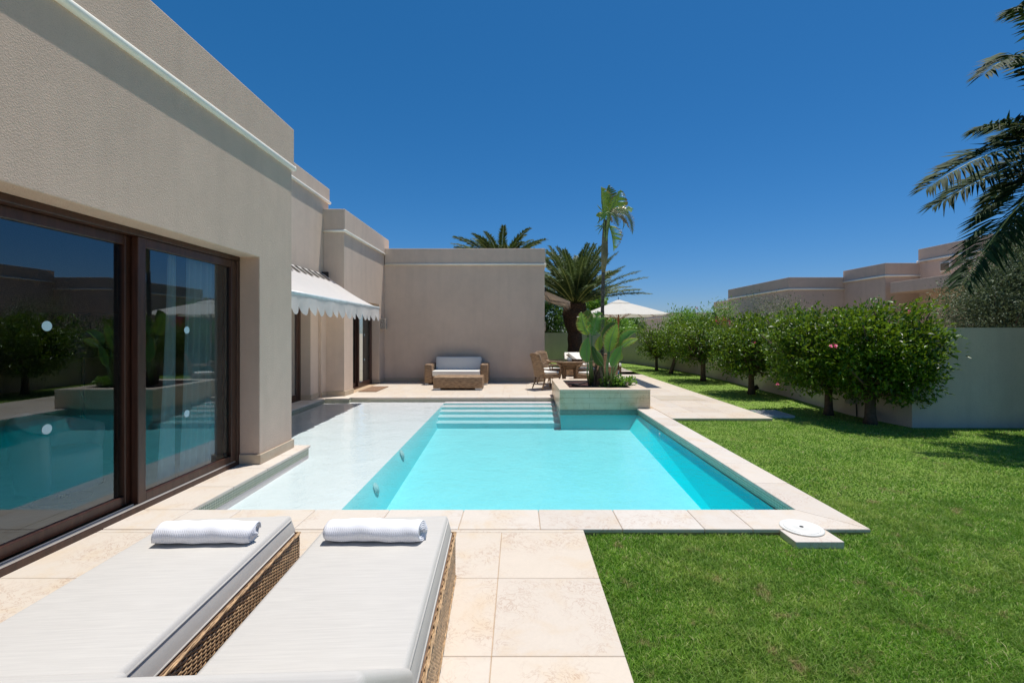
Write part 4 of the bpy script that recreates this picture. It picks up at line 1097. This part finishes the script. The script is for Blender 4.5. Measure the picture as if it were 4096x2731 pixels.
# the clipped hibiscus trees along the wall
G = 'clipped round topped trees along the garden wall'
def T(xd, yd): Y = 1567.5/(yd-765+33); return Y
hed = [ # x, y, trunk h, r, crown centre dx,dy,dz, rx,ry,rz, n leaves, label
 (5.78, 19.0, .55, .06, (.05,0,1.22), (.84,.85,.76), 4200, 'smallest clipped tree at far end of the row'),
 (5.98, 17.4, .85, .07, (.15,0,1.36), (.86,.9,.74), 4200, 'clipped tree with slanting trunk second from far end'),
 (6.0, 14.75, .75, .08, (.0,0,1.34), (.95,1.0,.76), 6500, 'clipped tree with low side branches third from far end'),
 (5.92, 11.55, .62, .075, (-.02,0,1.26), (.94,1.0,.78), 9500, 'bright green clipped tree in middle of the row'),
 (5.88, 8.62, .60, .07, (-.12,.05,1.22), (.90,.92,.80), 11000, 'wide clipped tree second nearest with a forked trunk'),
 (6.02, 7.78, .55, .085, (.13,-.05,1.24), (.90,.76,.80), 14000, 'nearest clipped tree with thickest trunk and a pink flower')]
for i, (x, y, th, tr_, cc, rr3, n, lab) in enumerate(hed):
    r = np.random.RandomState(40+i); lob = [(x+cc[0], y+cc[1], cc[2]-.05, rr3[0], rr3[1], rr3[2])]
    for k in range(9):
        a = k*.7+i; sc_ = .8+.35*r.rand(); lob.append((x+cc[0]+math.cos(a)*rr3[0]*.58, y+cc[1]+math.sin(a)*rr3[1]*.5, cc[2]-.12+.34*math.sin(k*2.1+i), rr3[0]*.44*sc_, rr3[1]*.44*sc_, rr3[2]*.42*sc_))
    ln = .16 if i == 1 else 0
    tk = [[(-ln*.9,0,-.02,tr_*1.35),(-ln*.5,0,th*.25,tr_),(ln*.2,.0,th*.65,tr_*.9),(ln*.6,0,th,tr_*.95)]]
    if i >= 3: tk += [[(0,0,th*.7,tr_*.7),(-.12,.02,th*1.05,tr_*.55),(-.26,.03,th*1.35,tr_*.4)], [(0,0,th*.7,tr_*.7),(.14,-.02,th*1.0,tr_*.55),(.30,-.03,th*1.3,tr_*.4)]]
    fl = None
    if i == 5: fl = [tuple(P(1914,794,7.0))+(.055,), tuple(P(2084,716,7.4))+(.05,)]
    if i == 4: fl = [tuple(P(1786,1+885-4,8.0))+(.03,)]
    if i == 3: fl = [tuple(P(1730,787,10.6))+(.06,)]
    sc = .62 if i >= 4 else (.8 if i == 3 else 1)
    tree('clipped_tree', lab, 'tree', (x, y, -.04), lob, int(n*1.15), (.085, .040), LEAF_H, tk, 50+i, G, per=8, sig=.055, flowers=fl, flat=1.90+.03*(i >= 4), twigs=60, shell=.7, box=.45)

# ------------------------------------------------------------------ palms
def frond_arrays(P0, P1, P2, nl, ll, lw, r, vee=.45, droop=.25, base=.12, roll=0.0, fw=.45):
    P0, P1, P2 = map(np.array, (P0, P1, P2)); t = np.linspace(base, 1, nl)[:, None]
    p = (1-t)**2*P0+2*t*(1-t)*P1+t*t*P2; tg = nrm(2*(1-t)*(P1-P0)+2*t*(P2-P1))
    up = np.array([[0, 0, 1.0]]); side = nrm(np.cross(tg, up)+1e-6); upv = nrm(np.cross(side, tg))
    if roll: side, upv = side*math.cos(roll)+upv*math.sin(roll), upv*math.cos(roll)-side*math.sin(roll)
    Vs = []
    for sg in (-1, 1):
        n = nl; tt = t[:, 0]
        env = ll*np.clip(np.sin(np.pi*np.clip(.13+.80*tt, 0, 1)), .12, 1)**.6*(.85+.3*r.rand(n))
        fwd = fw+.55*tt+.12*r.randn(n); ve = vee+.22*r.randn(n)
        d = nrm(tg*fwd[:, None]+sg*side*1.0+upv*ve[:, None]); L = env[:, None]
        m_ = p+d*L*.5; e_ = p+d*L-np.array([[0, 0, 1.0]])*L*(droop*(.5+r.rand(n)))[:, None]
        wv = nrm(np.cross(d, upv))*lw*.5
        V = np.zeros((n, 5, 3)); V[:, 0] = p; V[:, 1] = p+d*L*.35+wv+tg*0; V[:, 2] = p+d*L*.35-wv; V[:, 3] = m_-(m_-p)*0+(e_-m_)*.25; V[:, 4] = e_
        Vs.append(V)
    V = np.concatenate(Vs); n = len(V); i = np.arange(n)[:, None]*5
    Fc = np.concatenate([i+np.array([[0,2,1]]), i+np.array([[1,2,3]]), i+np.array([[1,3,4]]), i+np.array([[2,4,3]])])
    return V.reshape(-1, 3), Fc
def frond(parent, P0, P1, P2, nl, ll, lw, r, off, mat=PALM, rr=.014, **kw):
    V, Fc = frond_arrays(P0, P1, P2, nl, ll, lw, r, **kw); b = MB(); b.arr(V, Fc); o = b.build('frond', mat, parent, off=off)
    P0, P1, P2 = map(Vector, (P0, P1, P2)); b = MB()
    pts = [P0*(1-t)**2+P1*(2*t*(1-t))+P2*t*t for t in [k/8 for k in range(9)]]
    b.tube(pts, [rr*(1.5-1.3*k/8) for k in range(9)], 5); b.build('midrib', RACHIS, o, True, off=off)
def palm(name, label, base, zc, nf, L, trunk, seed, mat=PALM, extra=(), nl=70, ll=.42, lw=.03, elev=(-25, 85), r_tr=.3, bulb=None, droopf=.55, azf=None, skirt_=True, rr=.02, fw=.45):
    r = np.random.RandomState(seed); rr_ = random.Random(seed); off = Vector(base)
    o = thing(name, label, 'palm tree', base); c = Vector((base[0], base[1], zc))
    for k in range(nf):
        a = k*2.39996+rr_.uniform(-.2, .2); e0, e1 = elev; el_ = R(e0+(e1-e0)*((k+.5)/nf)**.9+rr_.uniform(-5, 5)); Lf = L*rr_.uniform(.85, 1.1)
        hd = Vector((math.cos(a), math.sin(a), 0)); st = c+hd*r_tr*.5*math.cos(el_)
        p1 = st+(hd*math.cos(el_)+Vector((0,0,math.sin(el_))))*Lf*.55
        p2 = p1+(hd*math.cos(el_-R(55)*droopf*2*.5)+Vector((0,0,math.sin(el_)-droopf*1.0)))*Lf*.5
        frond(o, st, p1, p2, nl, ll, lw, r, off, mat, rr, vee=.40, droop=.22, fw=fw, roll=rr_.uniform(-.3,.3))
    for (a, b_, c_, l2, roll) in extra: frond(o, a, b_, c_, int(nl*1.35), ll*l2, lw*1.1, r, off, mat, rr, vee=.25, droop=.30, roll=roll)
    # trunk with leaf bases
    b = MB(); zs = np.linspace(0, zc-base[2], 26)
    def rad(z):
        q = trunk
        if bulb and z > bulb[0]: s = (z-bulb[0])/(zc-base[2]-bulb[0]); return trunk+(bulb[1]-trunk)*math.sin(min(1, s*1.5)*math.pi/2)*(1 if s < .65 else 1-(s-.65)*1.0)
        return q
    b.tube([(0,0,z) for z in zs], [rad(z)*(1+.04*math.sin(z*11)) for z in zs], 16); 
    zb = bulb[0] if bulb else 0
    for k in range(int((zc-base[2]-zb)*190) if bulb else int((zc-base[2])*60)):
        z = zb-.1+(zc-base[2]-zb+.1)*k/max(1, ((zc-base[2]-zb)*190 if bulb else (zc-base[2])*60)); a = k*2.39996; rd = rad(z); hd = Vector((math.cos(a), math.sin(a), 0)); td = Vector((-hd.y, hd.x, 0)); s = .085 if bulb else .06
        p = hd*rd*.93+Vector((0,0,z)); 
        b.add([p-td*s*.7, p+td*s*.7, p+hd*s*.8+Vector((0,0,s*.9))+td*s*.3, p+hd*s*.8+Vector((0,0,s*.9))-td*s*.3, p+Vector((0,0,s*1.2))], [(0,1,2,3),(3,2,4),(0,3,4),(1,4,2)])
    b.recalc = True; b.build('trunk', m_plain('palm_trunk', (.085,.045,.026), .95, .5, 16, .6, 40), o)
    return o
palm('date_palm', 'stout date palm with bulging scaly trunk growing behind dining table', (2.62, 21.0, -.05), 2.85, 70, 2.95, .33, 11, bulb=(1.6, .56), nl=96, ll=.42, lw=.040, fw=.85, elev=(18, 87), r_tr=.5, droopf=.42, rr=.022)
palm('date_palm', 'date palm crown showing above the flat back wall parapet', (-.95, 26.5, -.05), 4.9, 62, 3.3, .3, 12, nl=96, ll=.50, lw=.055, fw=.95, elev=(-8, 82), r_tr=.5, droopf=.70, rr=.022)
Yp = 6.75
def Q(x, y, Y=Yp): return tuple(P(x, y, Y))
C0 = Q(2490, 345)
ex = [(C0, Q(2400,40,6.3), Q(2262,170,6.2), .9, .3), (C0, Q(2370,250,6.5), Q(2240,302,6.6), .8, .1), (C0, Q(2330,290,6.3), Q(2130,432,6.4), 1.0, .45), (C0, Q(2330,360,6.7), Q(2146,474,6.9), .95, .3),
      (C0, Q(2350,420,6.5), Q(2212,652,6.3), 1.15, .2), (C0, Q(2345,480,7.0), Q(2290,585,7.0), .9, .0), (C0, Q(2400,-30,6.9), Q(2325,25,6.8), .8, .0)]
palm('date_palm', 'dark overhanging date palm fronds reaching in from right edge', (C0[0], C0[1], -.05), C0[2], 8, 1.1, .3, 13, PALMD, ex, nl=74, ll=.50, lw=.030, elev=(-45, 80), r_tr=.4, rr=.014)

# ------------------------------------------------------------------ banana-like leaves
def m_banana(name, base, edge, dry=.0):
    m, nt = new_mat(name); g = N(nt)
    at = g.n('ShaderNodeAttribute', attribute_name='edge').outputs['Fac']; n1 = g.noise(g.coord((1,1,1)), 9, 4, .6)
    geo = g.n('ShaderNodeNewGeometry')
    k = g.math('ADD', at, g.math('MULTIPLY', g.math('SUBTRACT', n1, .5), .5))
    c = g.ramp(k, [(.0, (.30,.42,.14)), (.08, base), (.80-dry, hsv(base, 1.15)), (.93-dry*.6, edge), (1, (.30,.16,.07))])
    st_ = g.n('ShaderNodeAttribute', attribute_name='strip').outputs['Fac']; lines = g.math('SINE', g.math('MULTIPLY', st_, 2.2))
    c = g.mix(g.math('ADD', .12, g.math('MULTIPLY', lines, .10)), c, hsv(base, .55))
    tr = g.n('ShaderNodeBsdfTranslucent', {'Color': g.mix(.45, c, (.38,.55,.05))}).outputs[0]
    g.out(g.n('ShaderNodeMixShader', {0: .28, 1: g.bsdf(c, .30, g.bump(lines, .25, .004)), 2: tr}).outputs[0]); return m
BAN = m_banana('banana_leaf', (.13,.30,.055), (.34,.33,.05)); BAN_Y = m_banana('banana_leaf_yellow', (.28,.41,.05), (.45,.33,.05), .12); BAN_D = m_banana('banana_leaf_dark', (.035,.10,.018), (.20,.25,.04)); BAN_DRY = m_banana('banana_leaf_dry', (.14,.15,.08), (.42,.36,.26), .45)
STALK = m_plain('leaf_stalk', (.17,.25,.08), .45, .2, 8)
def bleaf(parent, A, B, Cc, W, off, mat=BAN, tears=.2, face=(0, -1, .15), stalk=None, seed=0, curl=.18, vee=.25, strips=48, split=.0, name='leaf', sides=(1., 1.), sr=.014):
    r = random.Random(seed*7+3); A, B, Cc = Vector(A), Vector(B), Vector(Cc); n = strips
    def pt(t): return A*(1-t)**2+B*(2*t*(1-t))+Cc*t*t
    def tn(t): return ((B-A)*(1-t)+(Cc-B)*t).normalized()
    L = (Cc-A).length; fv = Vector(face).normalized(); vs = []; fs = []; ev = []; sv = []
    for sg, sc in ((-1, sides[0]), (1, sides[1])):
        t = 0.0; i = 0
        while i < n:
            run = 1 if r.random() < tears*1.2 else r.randint(3, 9) if tears > .05 else n
            run = min(run, n-i); gap = (.03+.10*tears*r.random()) if tears > .03 else 0; bend = r.uniform(-.25, .35)*min(1, tears*2); short = 1-r.random()*.22*tears
            base_idx = len(vs); m_ = 5
            for k in range(run+1):
                t = (i+k)/n; p = pt(t); d = tn(t); sd = d.cross(fv)
                if sd.length < 1e-4: sd = d.orthogonal()
                sd.normalize(); up = sd.cross(d).normalized()
                if up.dot(fv) < 0: up = -up
                w_ = .88*W*sc*(math.sin(math.pi*min(1, (t*.985+.015))**.70)**.78)*(1-.12*t)*1.06*short
                sweep = .42+.1*t; pull = 0
                if run < n and gap: pull = gap*((.5-k/run)*2)*L*.35
                for q in range(m_):
                    u = q/(m_-1); yv = sg*sd*w_*u+d*(w_*sweep*u+pull*u*u)+up*(w_*(vee*u-curl*u*u*1.6+bend*u*u*.6))
                    vs.append(p+yv); ev.append(u); sv.append(float((i+k)*3.0))
            for k in range(run):
                for q in range(m_-1):
                    a = base_idx+k*m_+q; fs.append((a, a+1, a+m_+1, a+m_))
            i += run
    b = MB(); b.add(vs, fs); b.recalc = False; o = b.build(name, mat, parent, True, off=off)
    for nm_, dat in (('edge', ev), ('strip', sv)):
        at = o.data.attributes.new(nm_, 'FLOAT', 'POINT'); at.data.foreach_set('value', dat)
    b = MB(); mp = [pt(k/10) for k in range(11)]; b.tube(mp, [sr*(1-.085*k) for k in range(11)], 6)
    if stalk: b.tube([Vector(s) for s in stalk]+[A], [sr*1.9, sr*1.5, sr*1.15, sr][:len(stalk)]+[sr], 7)
    b.build('stalk', STALK, o, True, off=off)
    return o
def Z4(x, y, Y): return tuple(P((1600+x/2.138)/1.7415, (1200+y/2.138)/1.7415, Y))
def Z6(x, y, Y): return tuple(P((1800+x/2.24)/1.7415, (700+y/2.24)/1.7415, Y))
def Z8(x, y, Y): return tuple(P((2150+x/5.2267)/1.7415, (700+y/5.2267)/1.7415, Y))
# left clump
b1 = Vector(Z4(1655, 690, 10.05)); b1.z = .34
cl = thing('strelitzia_clump', 'left clump of broad paddle shaped leaves in stone planter', 'plant', b1, group='paddle leaved plants in the stone planter')
Yc = 9.95
def bs(dx=0, dy=0, z=.36): return (b1.x+dx, b1.y+dy, z)
bleaf(cl, Z4(1640,305,Yc), Z4(1672,200,Yc), Z4(1692,92,Yc-.1), .27, b1, BAN, .75, (.25,-1,.35), [bs(.0), Z4(1640,560,Yc), Z4(1638,420,Yc)], 1, sides=(.95,1.25))
bleaf(cl, Z4(1612,300,Yc+.1), Z4(1560,215,Yc+.1), Z4(1548,100,Yc+.1), .19, b1, BAN_Y, .45, (-.35,-1,.4), [bs(-.04), Z4(1622,520,Yc), Z4(1615,400,Yc)], 2)
bleaf(cl, Z4(1600,262,Yc+.2), Z4(1580,180,Yc+.2), Z4(1622,84,Yc+.2), .20, b1, BAN_D, .05, (.2,-1,.2), [bs(-.06,.1), Z4(1618,450,Yc)], 3)
bleaf(cl, Z4(1605,530,Yc-.2), Z4(1580,440,Yc-.25), Z4(1612,315,Yc-.1), .17, b1, BAN, .0, (.1,-1,.2), [bs(-.06,-.06), Z4(1600,640,Yc-.2)], 4, sides=(1,.7), sr=.011)
bleaf(cl, Z4(1738,560,Yc-.1), Z4(1690,510,Yc-.1), Z4(1640,385,Yc), .15, b1, BAN_D, .0, (.5,-1,.2), [bs(.12,.0), Z4(1745,640,Yc)], 5, sr=.011)
bleaf(cl, Z4(1712,430,Yc+.3), Z4(1690,390,Yc+.3), Z4(1722,300,Yc+.3), .12, b1, BAN_Y, .1, (-.4,-1,.2), [bs(.08,.15), Z4(1715,560,Yc+.2)], 6, sr=.010)
b = MB()
for k in range(26):
    a = rnd.uniform(0, 6.28); rr_ = rnd.uniform(.03, .15); l = rnd.uniform(.15, .48)
    p = Vector((b1.x+.02+math.cos(a)*rr_, b1.y+math.sin(a)*rr_, .34)); b.tube([p, p+Vector((math.cos(a)*.03, math.sin(a)*.03, l*.6)), p+Vector((math.cos(a)*.07+.02, math.sin(a)*.06, l))], [.03, .022, .006], 5)
b.build('leaf_sheaths', m_plain('dead_sheath', (.13,.09,.06), .9, .5, 20), cl, off=b1)
# right clump
b2 = Vector(Z4(1762, 712, 9.75)); b2.z = .34; Yc = 9.6
c2 = thing('strelitzia_clump', 'right clump of leaning paddle leaves with yellow edged leaf', 'plant', b2, group='paddle leaved plants in the stone planter')
def bs(dx=0, dy=0, z=.36): return (b2.x+dx, b2.y+dy, z)
bleaf(c2, Z4(1790,445,Yc), Z4(1790,330,Yc), Z4(1858,200,Yc-.05), .20, b2, BAN_Y, .12, (.15,-1,.3), [bs(.02), Z4(1772,600,Yc)], 11, sides=(1.0,1.0))
bleaf(c2, Z4(1785,400,Yc+.15), Z4(1770,280,Yc+.15), Z4(1836,185,Yc+.15), .20, b2, BAN_D, .05, (-.3,-1,.2), [bs(0,.05), Z4(1768,560,Yc)], 12)
bleaf(c2, Z4(1893,398,Yc), Z4(1925,300,Yc), Z4(2040,262,Yc), .13, b2, BAN, .06, (-.3,-1,.9), [bs(.07), Z4(1845,560,Yc), Z4(1885,440,Yc)], 13, curl=-.35, sides=(1.0,.5))
bleaf(c2, Z4(1898,400,Yc-.1), Z4(1950,350,Yc-.1), Z4(2040,330,Yc-.1), .10, b2, BAN_Y, .15, (.1,-1,.6), [bs(.08), Z4(1850,560,Yc)], 14)
bleaf(c2, Z4(1812,572,Yc-.15), Z4(1835,490,Yc-.15), Z4(1898,385,Yc-.1), .14, b2, BAN, .05, (.3,-1,.2), [bs(.1,-.05), Z4(1805,650,Yc-.1)], 15, sr=.010)
bleaf(c2, Z4(1848,420,Yc+.1), Z4(1875,360,Yc+.1), Z4(1892,270,Yc+.1), .12, b2, BAN_D, .05, (.5,-1,.1), [bs(.05,.1), Z4(1825,560,Yc)], 16, sr=.010)
bleaf(c2, Z4(1870,520,Yc+.3), Z4(1885,490,Yc+.3), Z4(1900,452,Yc+.3), .07, b2, BAN, .1, (.3,-1,.3), [bs(.06,.15), Z4(1850,600,Yc+.2)], 17, sr=.008)
b = MB()
for k in range(14):
    a = rnd.uniform(0, 6.28); l = rnd.uniform(.12, .40); p = Vector((b2.x+math.cos(a)*.07, b2.y+math.sin(a)*.07, .34))
    b.tube([p, p+Vector((math.cos(a)*.03, math.sin(a)*.03, l*.6)), p+Vector((math.cos(a)*.06, math.sin(a)*.05, l))], [.028, .02, .006], 5)
b.build('leaf_sheaths', m_plain('dead_sheath_b', (.20,.17,.10), .9, .5, 20), c2, off=b2)
# tall stem
Yt = 10.3; b3 = Vector(Z4(1722, 690, Yt)); b3.z = .34
tt_ = thing('tall_strelitzia', 'tall slender trunk topped with torn fan of paddle leaves', 'plant', b3, group='paddle leaved plants in the stone planter')
b = MB(); path = [b3-Vector((0,0,.03)), Vector(Z4(1722,640,Yt)), Vector(Z4(1730,400,Yt)), Vector(Z4(1732,160,Yt)), Vector(Z6(1366,1200,Yt)), Vector(Z6(1372,1000,Yt)), Vector(Z6(1374,855,Yt))]
# ringed trunk
pp = []; rad_ = []
for k in range(len(path)-1):
    for j in range(14):
        t = j/14; pp.append(path[k].lerp(path[k+1], t)); z = pp[-1].z; rad_.append((.046-.006*min(1, z/2.5))*(1+.05*(1 if (int(z*9) % 2) else -1)*abs(math.sin(z*28)))+(.05*max(0, .8-z)))
b.tube(pp, rad_, 12); 
m, nt = new_mat('ringed_trunk'); g = N(nt); v = g.coord((1.2,1.2,5)); n1 = g.noise(v, 9, 5, .65)
g.out(g.bsdf(g.ramp(n1, [(.3, (.035,.028,.025)), (.55, (.12,.10,.085)), (.75, (.32,.29,.24))]), .9, g.bump(n1, .6, .02)))
b.build('trunk', m, tt_, True, off=b3)
b = MB()
for k in range(9):
    x = -22+5.5*k; b.tube([Vector(Z6(1374+x*.35, 870, Yt-.02)), Vector(Z6(1385+x*.95, 720, Yt-.03-.01*(k % 3))), Vector(Z6(1388+x*.85, 560, Yt)), Vector(Z6(1398+x*.9, 400, Yt))], [.024, .026, .020, .010], 7)
b.build('leaf_sheaths', m_plain('pale_sheath', (.19,.16,.09), .8, .35, 9), tt_, True, off=b3)
def S8(*pts): return [Z8(*p) for p in pts]
Y8 = Yt
bleaf(tt_, Z8(1395,900,Y8), Z8(1340,600,Y8), Z8(1330,245,Y8), .26, b3, BAN_Y, .30, (.2,-1,.1), [Z8(1400,1300,Y8)], 21, sides=(.1,1.45), strips=50)
bleaf(tt_, Z8(1470,850,Y8+.1), Z8(1440,520,Y8+.1), Z8(1490,200,Y8+.1), .25, b3, BAN_D, .22, (.1,-1,.1), [Z8(1430,1300,Y8)], 22, sides=(.35,1.25), strips=50)
bleaf(tt_, Z8(1500,850,Y8-.1), Z8(1590,560,Y8-.1), Z8(1735,310,Y8-.1), .24, b3, BAN_Y, .55, (0,-1,.1), [Z8(1440,1300,Y8)], 23, sides=(.45,1.4), strips=50)
bleaf(tt_, Z8(1540,820,Y8), Z8(1800,720,Y8), Z8(2005,700,Y8+.1), .17, b3, BAN, .7, (0,-1,.5), [Z8(1450,1200,Y8)], 24, strips=46)
bleaf(tt_, Z8(1530,800,Y8-.2), Z8(1980,640,Y8-.3), Z8(1985,1240,Y8-.3), .20, b3, BAN_DRY, .95, (.3,-1,.3), [Z8(1450,1200,Y8)], 25, strips=60, curl=.35)
bleaf(tt_, Z8(1490,1060,Y8-.15), Z8(1570,1180,Y8-.2), Z8(1590,1600,Y8-.2), .25, b3, BAN_Y, .75, (0,-1,.05), [Z8(1430,1400,Y8)], 26, sides=(1.1,.03), strips=54)
bleaf(tt_, Z8(1400,880,Y8-.1), Z8(1330,800,Y8-.1), Z8(1222,855,Y8-.1), .08, b3, BAN_Y, .0, (0,-1,.2), None, 27)
bleaf(tt_, Z8(1500,780,Y8-.25), Z8(1400,760,Y8-.3), Z8(1330,960,Y8-.3), .14, b3, BAN, .95, (0,-1,.3), [Z8(1440,1150,Y8)], 28, strips=40)
bleaf(tt_, Z8(1520,800,Y8-.25), Z8(1640,820,Y8-.3), Z8(1690,1080,Y8-.3), .17, b3, BAN_DRY, .95, (0,-1,.3), [Z8(1450,1150,Y8)], 29, strips=40)
b = MB()
for (x0,y0,x1,y1,x2,y2) in ((1370,900,1290,960,1245,1025),(1380,1000,1330,1080,1210,1165),(1380,1060,1330,1130,1265,1245),(1360,1070,1280,1065,1195,1078),(1360,760,1300,690,1245,622),(1500,780,1470,690,1400,600),(1400,880,1300,880,1280,1060),(1800,950,1810,1050,1778,1140),(1540,900,1500,1000,1530,1110)):
    b = MB(); b.tube(S8((x0,y0,Y8-.1),(x1,y1,Y8-.12),(x2,y2,Y8-.1)), [.010,.014,.003], 4); b.build('torn_strip', BAN_DRY, tt_, off=b3)

# flowering ground plant
r = np.random.RandomState(77); p0 = Vector((2.10, 9.95, .34))
o = thing('flowering_plant', 'small leafy plant with pale and red blooms on planter mulch', 'plant', p0)
lob = [(2.0+.10*k, 9.85+.06*math.sin(k*2), .43, .14, .16, .10) for k in range(-1, 5)]
pos, dirs, cc = crown_points(lob, 950, r, 7, .03); V, Fc = leaf_arr(pos, dirs, .075, .045, r); b = MB(); b.arr(V, Fc); b.build('foliage', LEAF_L, o, off=p0)
pos, dirs, cc = crown_points(lob, 160, r, 4, .015); V, Fc = leaf_arr(pos, dirs, .035, .03, r); b = MB(); b.arr(V, Fc); b.build('blooms', m_plain('pale_petal', (.55,.38,.42), .6, .3), o, off=p0)
b = MB()
for k in range(12):
    a = Vector((rnd.gauss(0,1), rnd.gauss(0,1), rnd.gauss(0,1))).normalized()*.03; c_ = Vector((1.83, 9.8, .50)); b.add([c_, c_+a, c_+a.orthogonal()*.8], [(0,1,2)])
b.recalc = False; b.build('red_bloom', RED, o, off=p0)

# ------------------------------------------------------------------ background vegetation
G2 = 'trees and shrubs beyond the boundary wall'
def bgtree(label, xd, Y, ztop, zc, rx, rz, n, mat, seed, leaf=(.16,.08), name='broadleaf_tree', lobes_n=7, per=10, sig=.14, th=None, fl=None, cat='tree'):
    X = (xd-1190)*Y/F; r = random.Random(seed); lob = [(X, Y, zc, rx*.75, rx*.7, rz*.75)]
    for k in range(lobes_n): a = r.uniform(0, 6.28); lob.append((X+math.cos(a)*rx*.6, Y+math.sin(a)*rx*.5, zc+r.uniform(-.5,.55)*rz, rx*r.uniform(.35,.5), rx*.4, rz*r.uniform(.35,.5)))
    th = th or max(.4, zc-rz*.6)
    return tree(name, label, cat, (X, Y, -.07), lob, n, leaf, mat, [[(0,0,0,.13),(.03,0,th*.5,.1),(0,.02,th,.08)]], seed, G2, per, sig, flowers=fl, twigs=16)
bgtree('dark green tree directly left of the stout palm trunk', 1262, 27, 4, 2.3, 1.5, 2.3, 9000, LEAF_D, 101, lobes_n=10)
bgtree('leafy green tree behind the stout palm just right of trunk', 1355, 28, 4, 2.5, 1.25, 2.0, 8000, LEAF_L, 102)
bgtree('small flame tree with red flowers behind the slender trunk', 1412, 30, 3, 1.9, 1.3, .95, 4000, LEAF_L, 103, fl=[(P(1404,727,29)[0]+dx, 29, P(1404,727,29)[2]+dz, .10) for dx, dz in ((0,0),(.25,.1),(-.2,-.1),(.5,-.05))])
bgtree('dense dark tree below the umbrella canopy in the distance', 1442, 36, 3, 1.85, 1.25, 1.1, 5000, LEAF_D, 104)
bgtree('grey green distant shrub just left of small villa', 1463, 42, 3, 1.7, .75, 1.0, 2500, LEAF_S, 105)
bgtree('low bright shrub above wall under the umbrella', 1434, 26, 2, 1.25, 1.0, .55, 2500, LEAF_L, 106, name='shrub', cat='shrub')
bgtree('feathery light green tree behind the far clipped trees', 1588, 26, 3, 1.95, 1.55, 1.05, 7000, LEAF_L, 107, leaf=(.15,.045), sig=.16, fl=[(P(1600,707,25.5)[0], 25.5, P(1600,707,25.5)[2], .07)])
bgtree('airy feathery shoots reaching up beside pale villa corner', 1650, 25, 3, 2.3, .9, 1.0, 2200, LEAF_L, 108, leaf=(.14,.04), sig=.2)
bgtree('thin grey green scrub rising above clipped trees before the villa', 1775, 13.6, 3, 1.95, .85, .75, 3200, LEAF_S, 109, leaf=(.05,.022), name='shrub', sig=.12, cat='shrub')
bgtree('wispy olive toned bush behind the middle clipped tree', 1850, 12.4, 3, 1.8, .8, .6, 2400, LEAF_S, 110, leaf=(.05,.022), name='shrub', sig=.12, cat='shrub')
bgtree('low dull bush against the neighbouring villa wall', 1720, 15.5, 2, 1.6, 1.2, .55, 3000, LEAF_S, 111, leaf=(.06,.03), name='shrub', sig=.12, cat='shrub')
bo = thing('bougainvillea', 'patch of magenta bougainvillea beside the white lantern', 'shrub', (P(1655,732,22)[0], 22, -.07))
b = MB(); r = np.random.RandomState(9); c_ = P(1655,732,22); lob = [(c_[0], 22, c_[2]-.1, .30, .3, .13),(c_[0]+.2, 22, c_[2]-.25, .4, .3, .2)]
pos, dirs, cc = crown_points(lob, 420, r, 7, .04); V, Fc = leaf_arr(pos, dirs, .07, .06, r); b.arr(V, Fc); b.build('flowers', m_plain('magenta', (.5,.02,.12), .6, .3), bo, off=(c_[0], 22, -.07))
b = MB(); b.tube([(0,0,0),(.05,0,1.0),(.0,0,c_[2]-.2)], .03, 6); b.build('stem', BARK, bo)
# wild banana clump behind
bp = Vector((P(1655,745,24)[0], 24, -.07)); wb = thing('wild_banana', 'dark clump of broad banana leaves beside neighbouring villa corner', 'plant', bp)
for k in range(13):
    a = -.9+1.8*k/12+rnd.uniform(-.1,.1); Lb = rnd.uniform(1.1,1.6); p = bp+Vector((a*.35, rnd.uniform(-.3,.3), 1.3)); tip = p+Vector((math.sin(a)*Lb, rnd.uniform(-.2,.2), math.cos(a)*Lb*.9))
    bleaf(wb, p, p.lerp(tip,.5)+Vector((0,0,.2)), tip, .26, bp, BAN_D if k % 3 else BAN, .25, (rnd.uniform(-.5,.5),-1,.3), [bp+Vector((a*.1,0,.05))], 200+k, strips=20)
# olive tree at right
lob = [(11.15,10.4,2.0,1.25,1.0,1.0),(12.0,10.6,2.5,1.4,1.1,1.3),(10.35,10.1,1.9,.75,.7,.6),(11.35,10.3,3.15,.6,.55,.75),(12.8,10.4,3.0,1.2,1.0,1.2),(10.3,10.0,2.3,.38,.4,.32),(10.8,10.1,2.75,.42,.45,.42)]
tree('olive_tree', 'silvery grey green olive tree spreading above wall at right', 'tree', (11.2,10.4,-.07), lob, 78000, (.065,.022), LEAF_O, [[(0,0,0,.16),(-.1,0,.7,.13),(-.2,0,1.3,.1)]], 300, G2, per=14, sig=.13, twigs=40, shell=.8)
# distant skinny palms under the umbrella
for k, (xd, Y, zt, lab) in enumerate(((1466, 75, 4.6, 'tiny distant palm tree left of small villa'), (1478, 82, 5.0, 'tiny distant palm tree nearest small villa wall'), (1452, 90, 5.0, 'tiny distant palm tree seen under umbrella canopy'))):
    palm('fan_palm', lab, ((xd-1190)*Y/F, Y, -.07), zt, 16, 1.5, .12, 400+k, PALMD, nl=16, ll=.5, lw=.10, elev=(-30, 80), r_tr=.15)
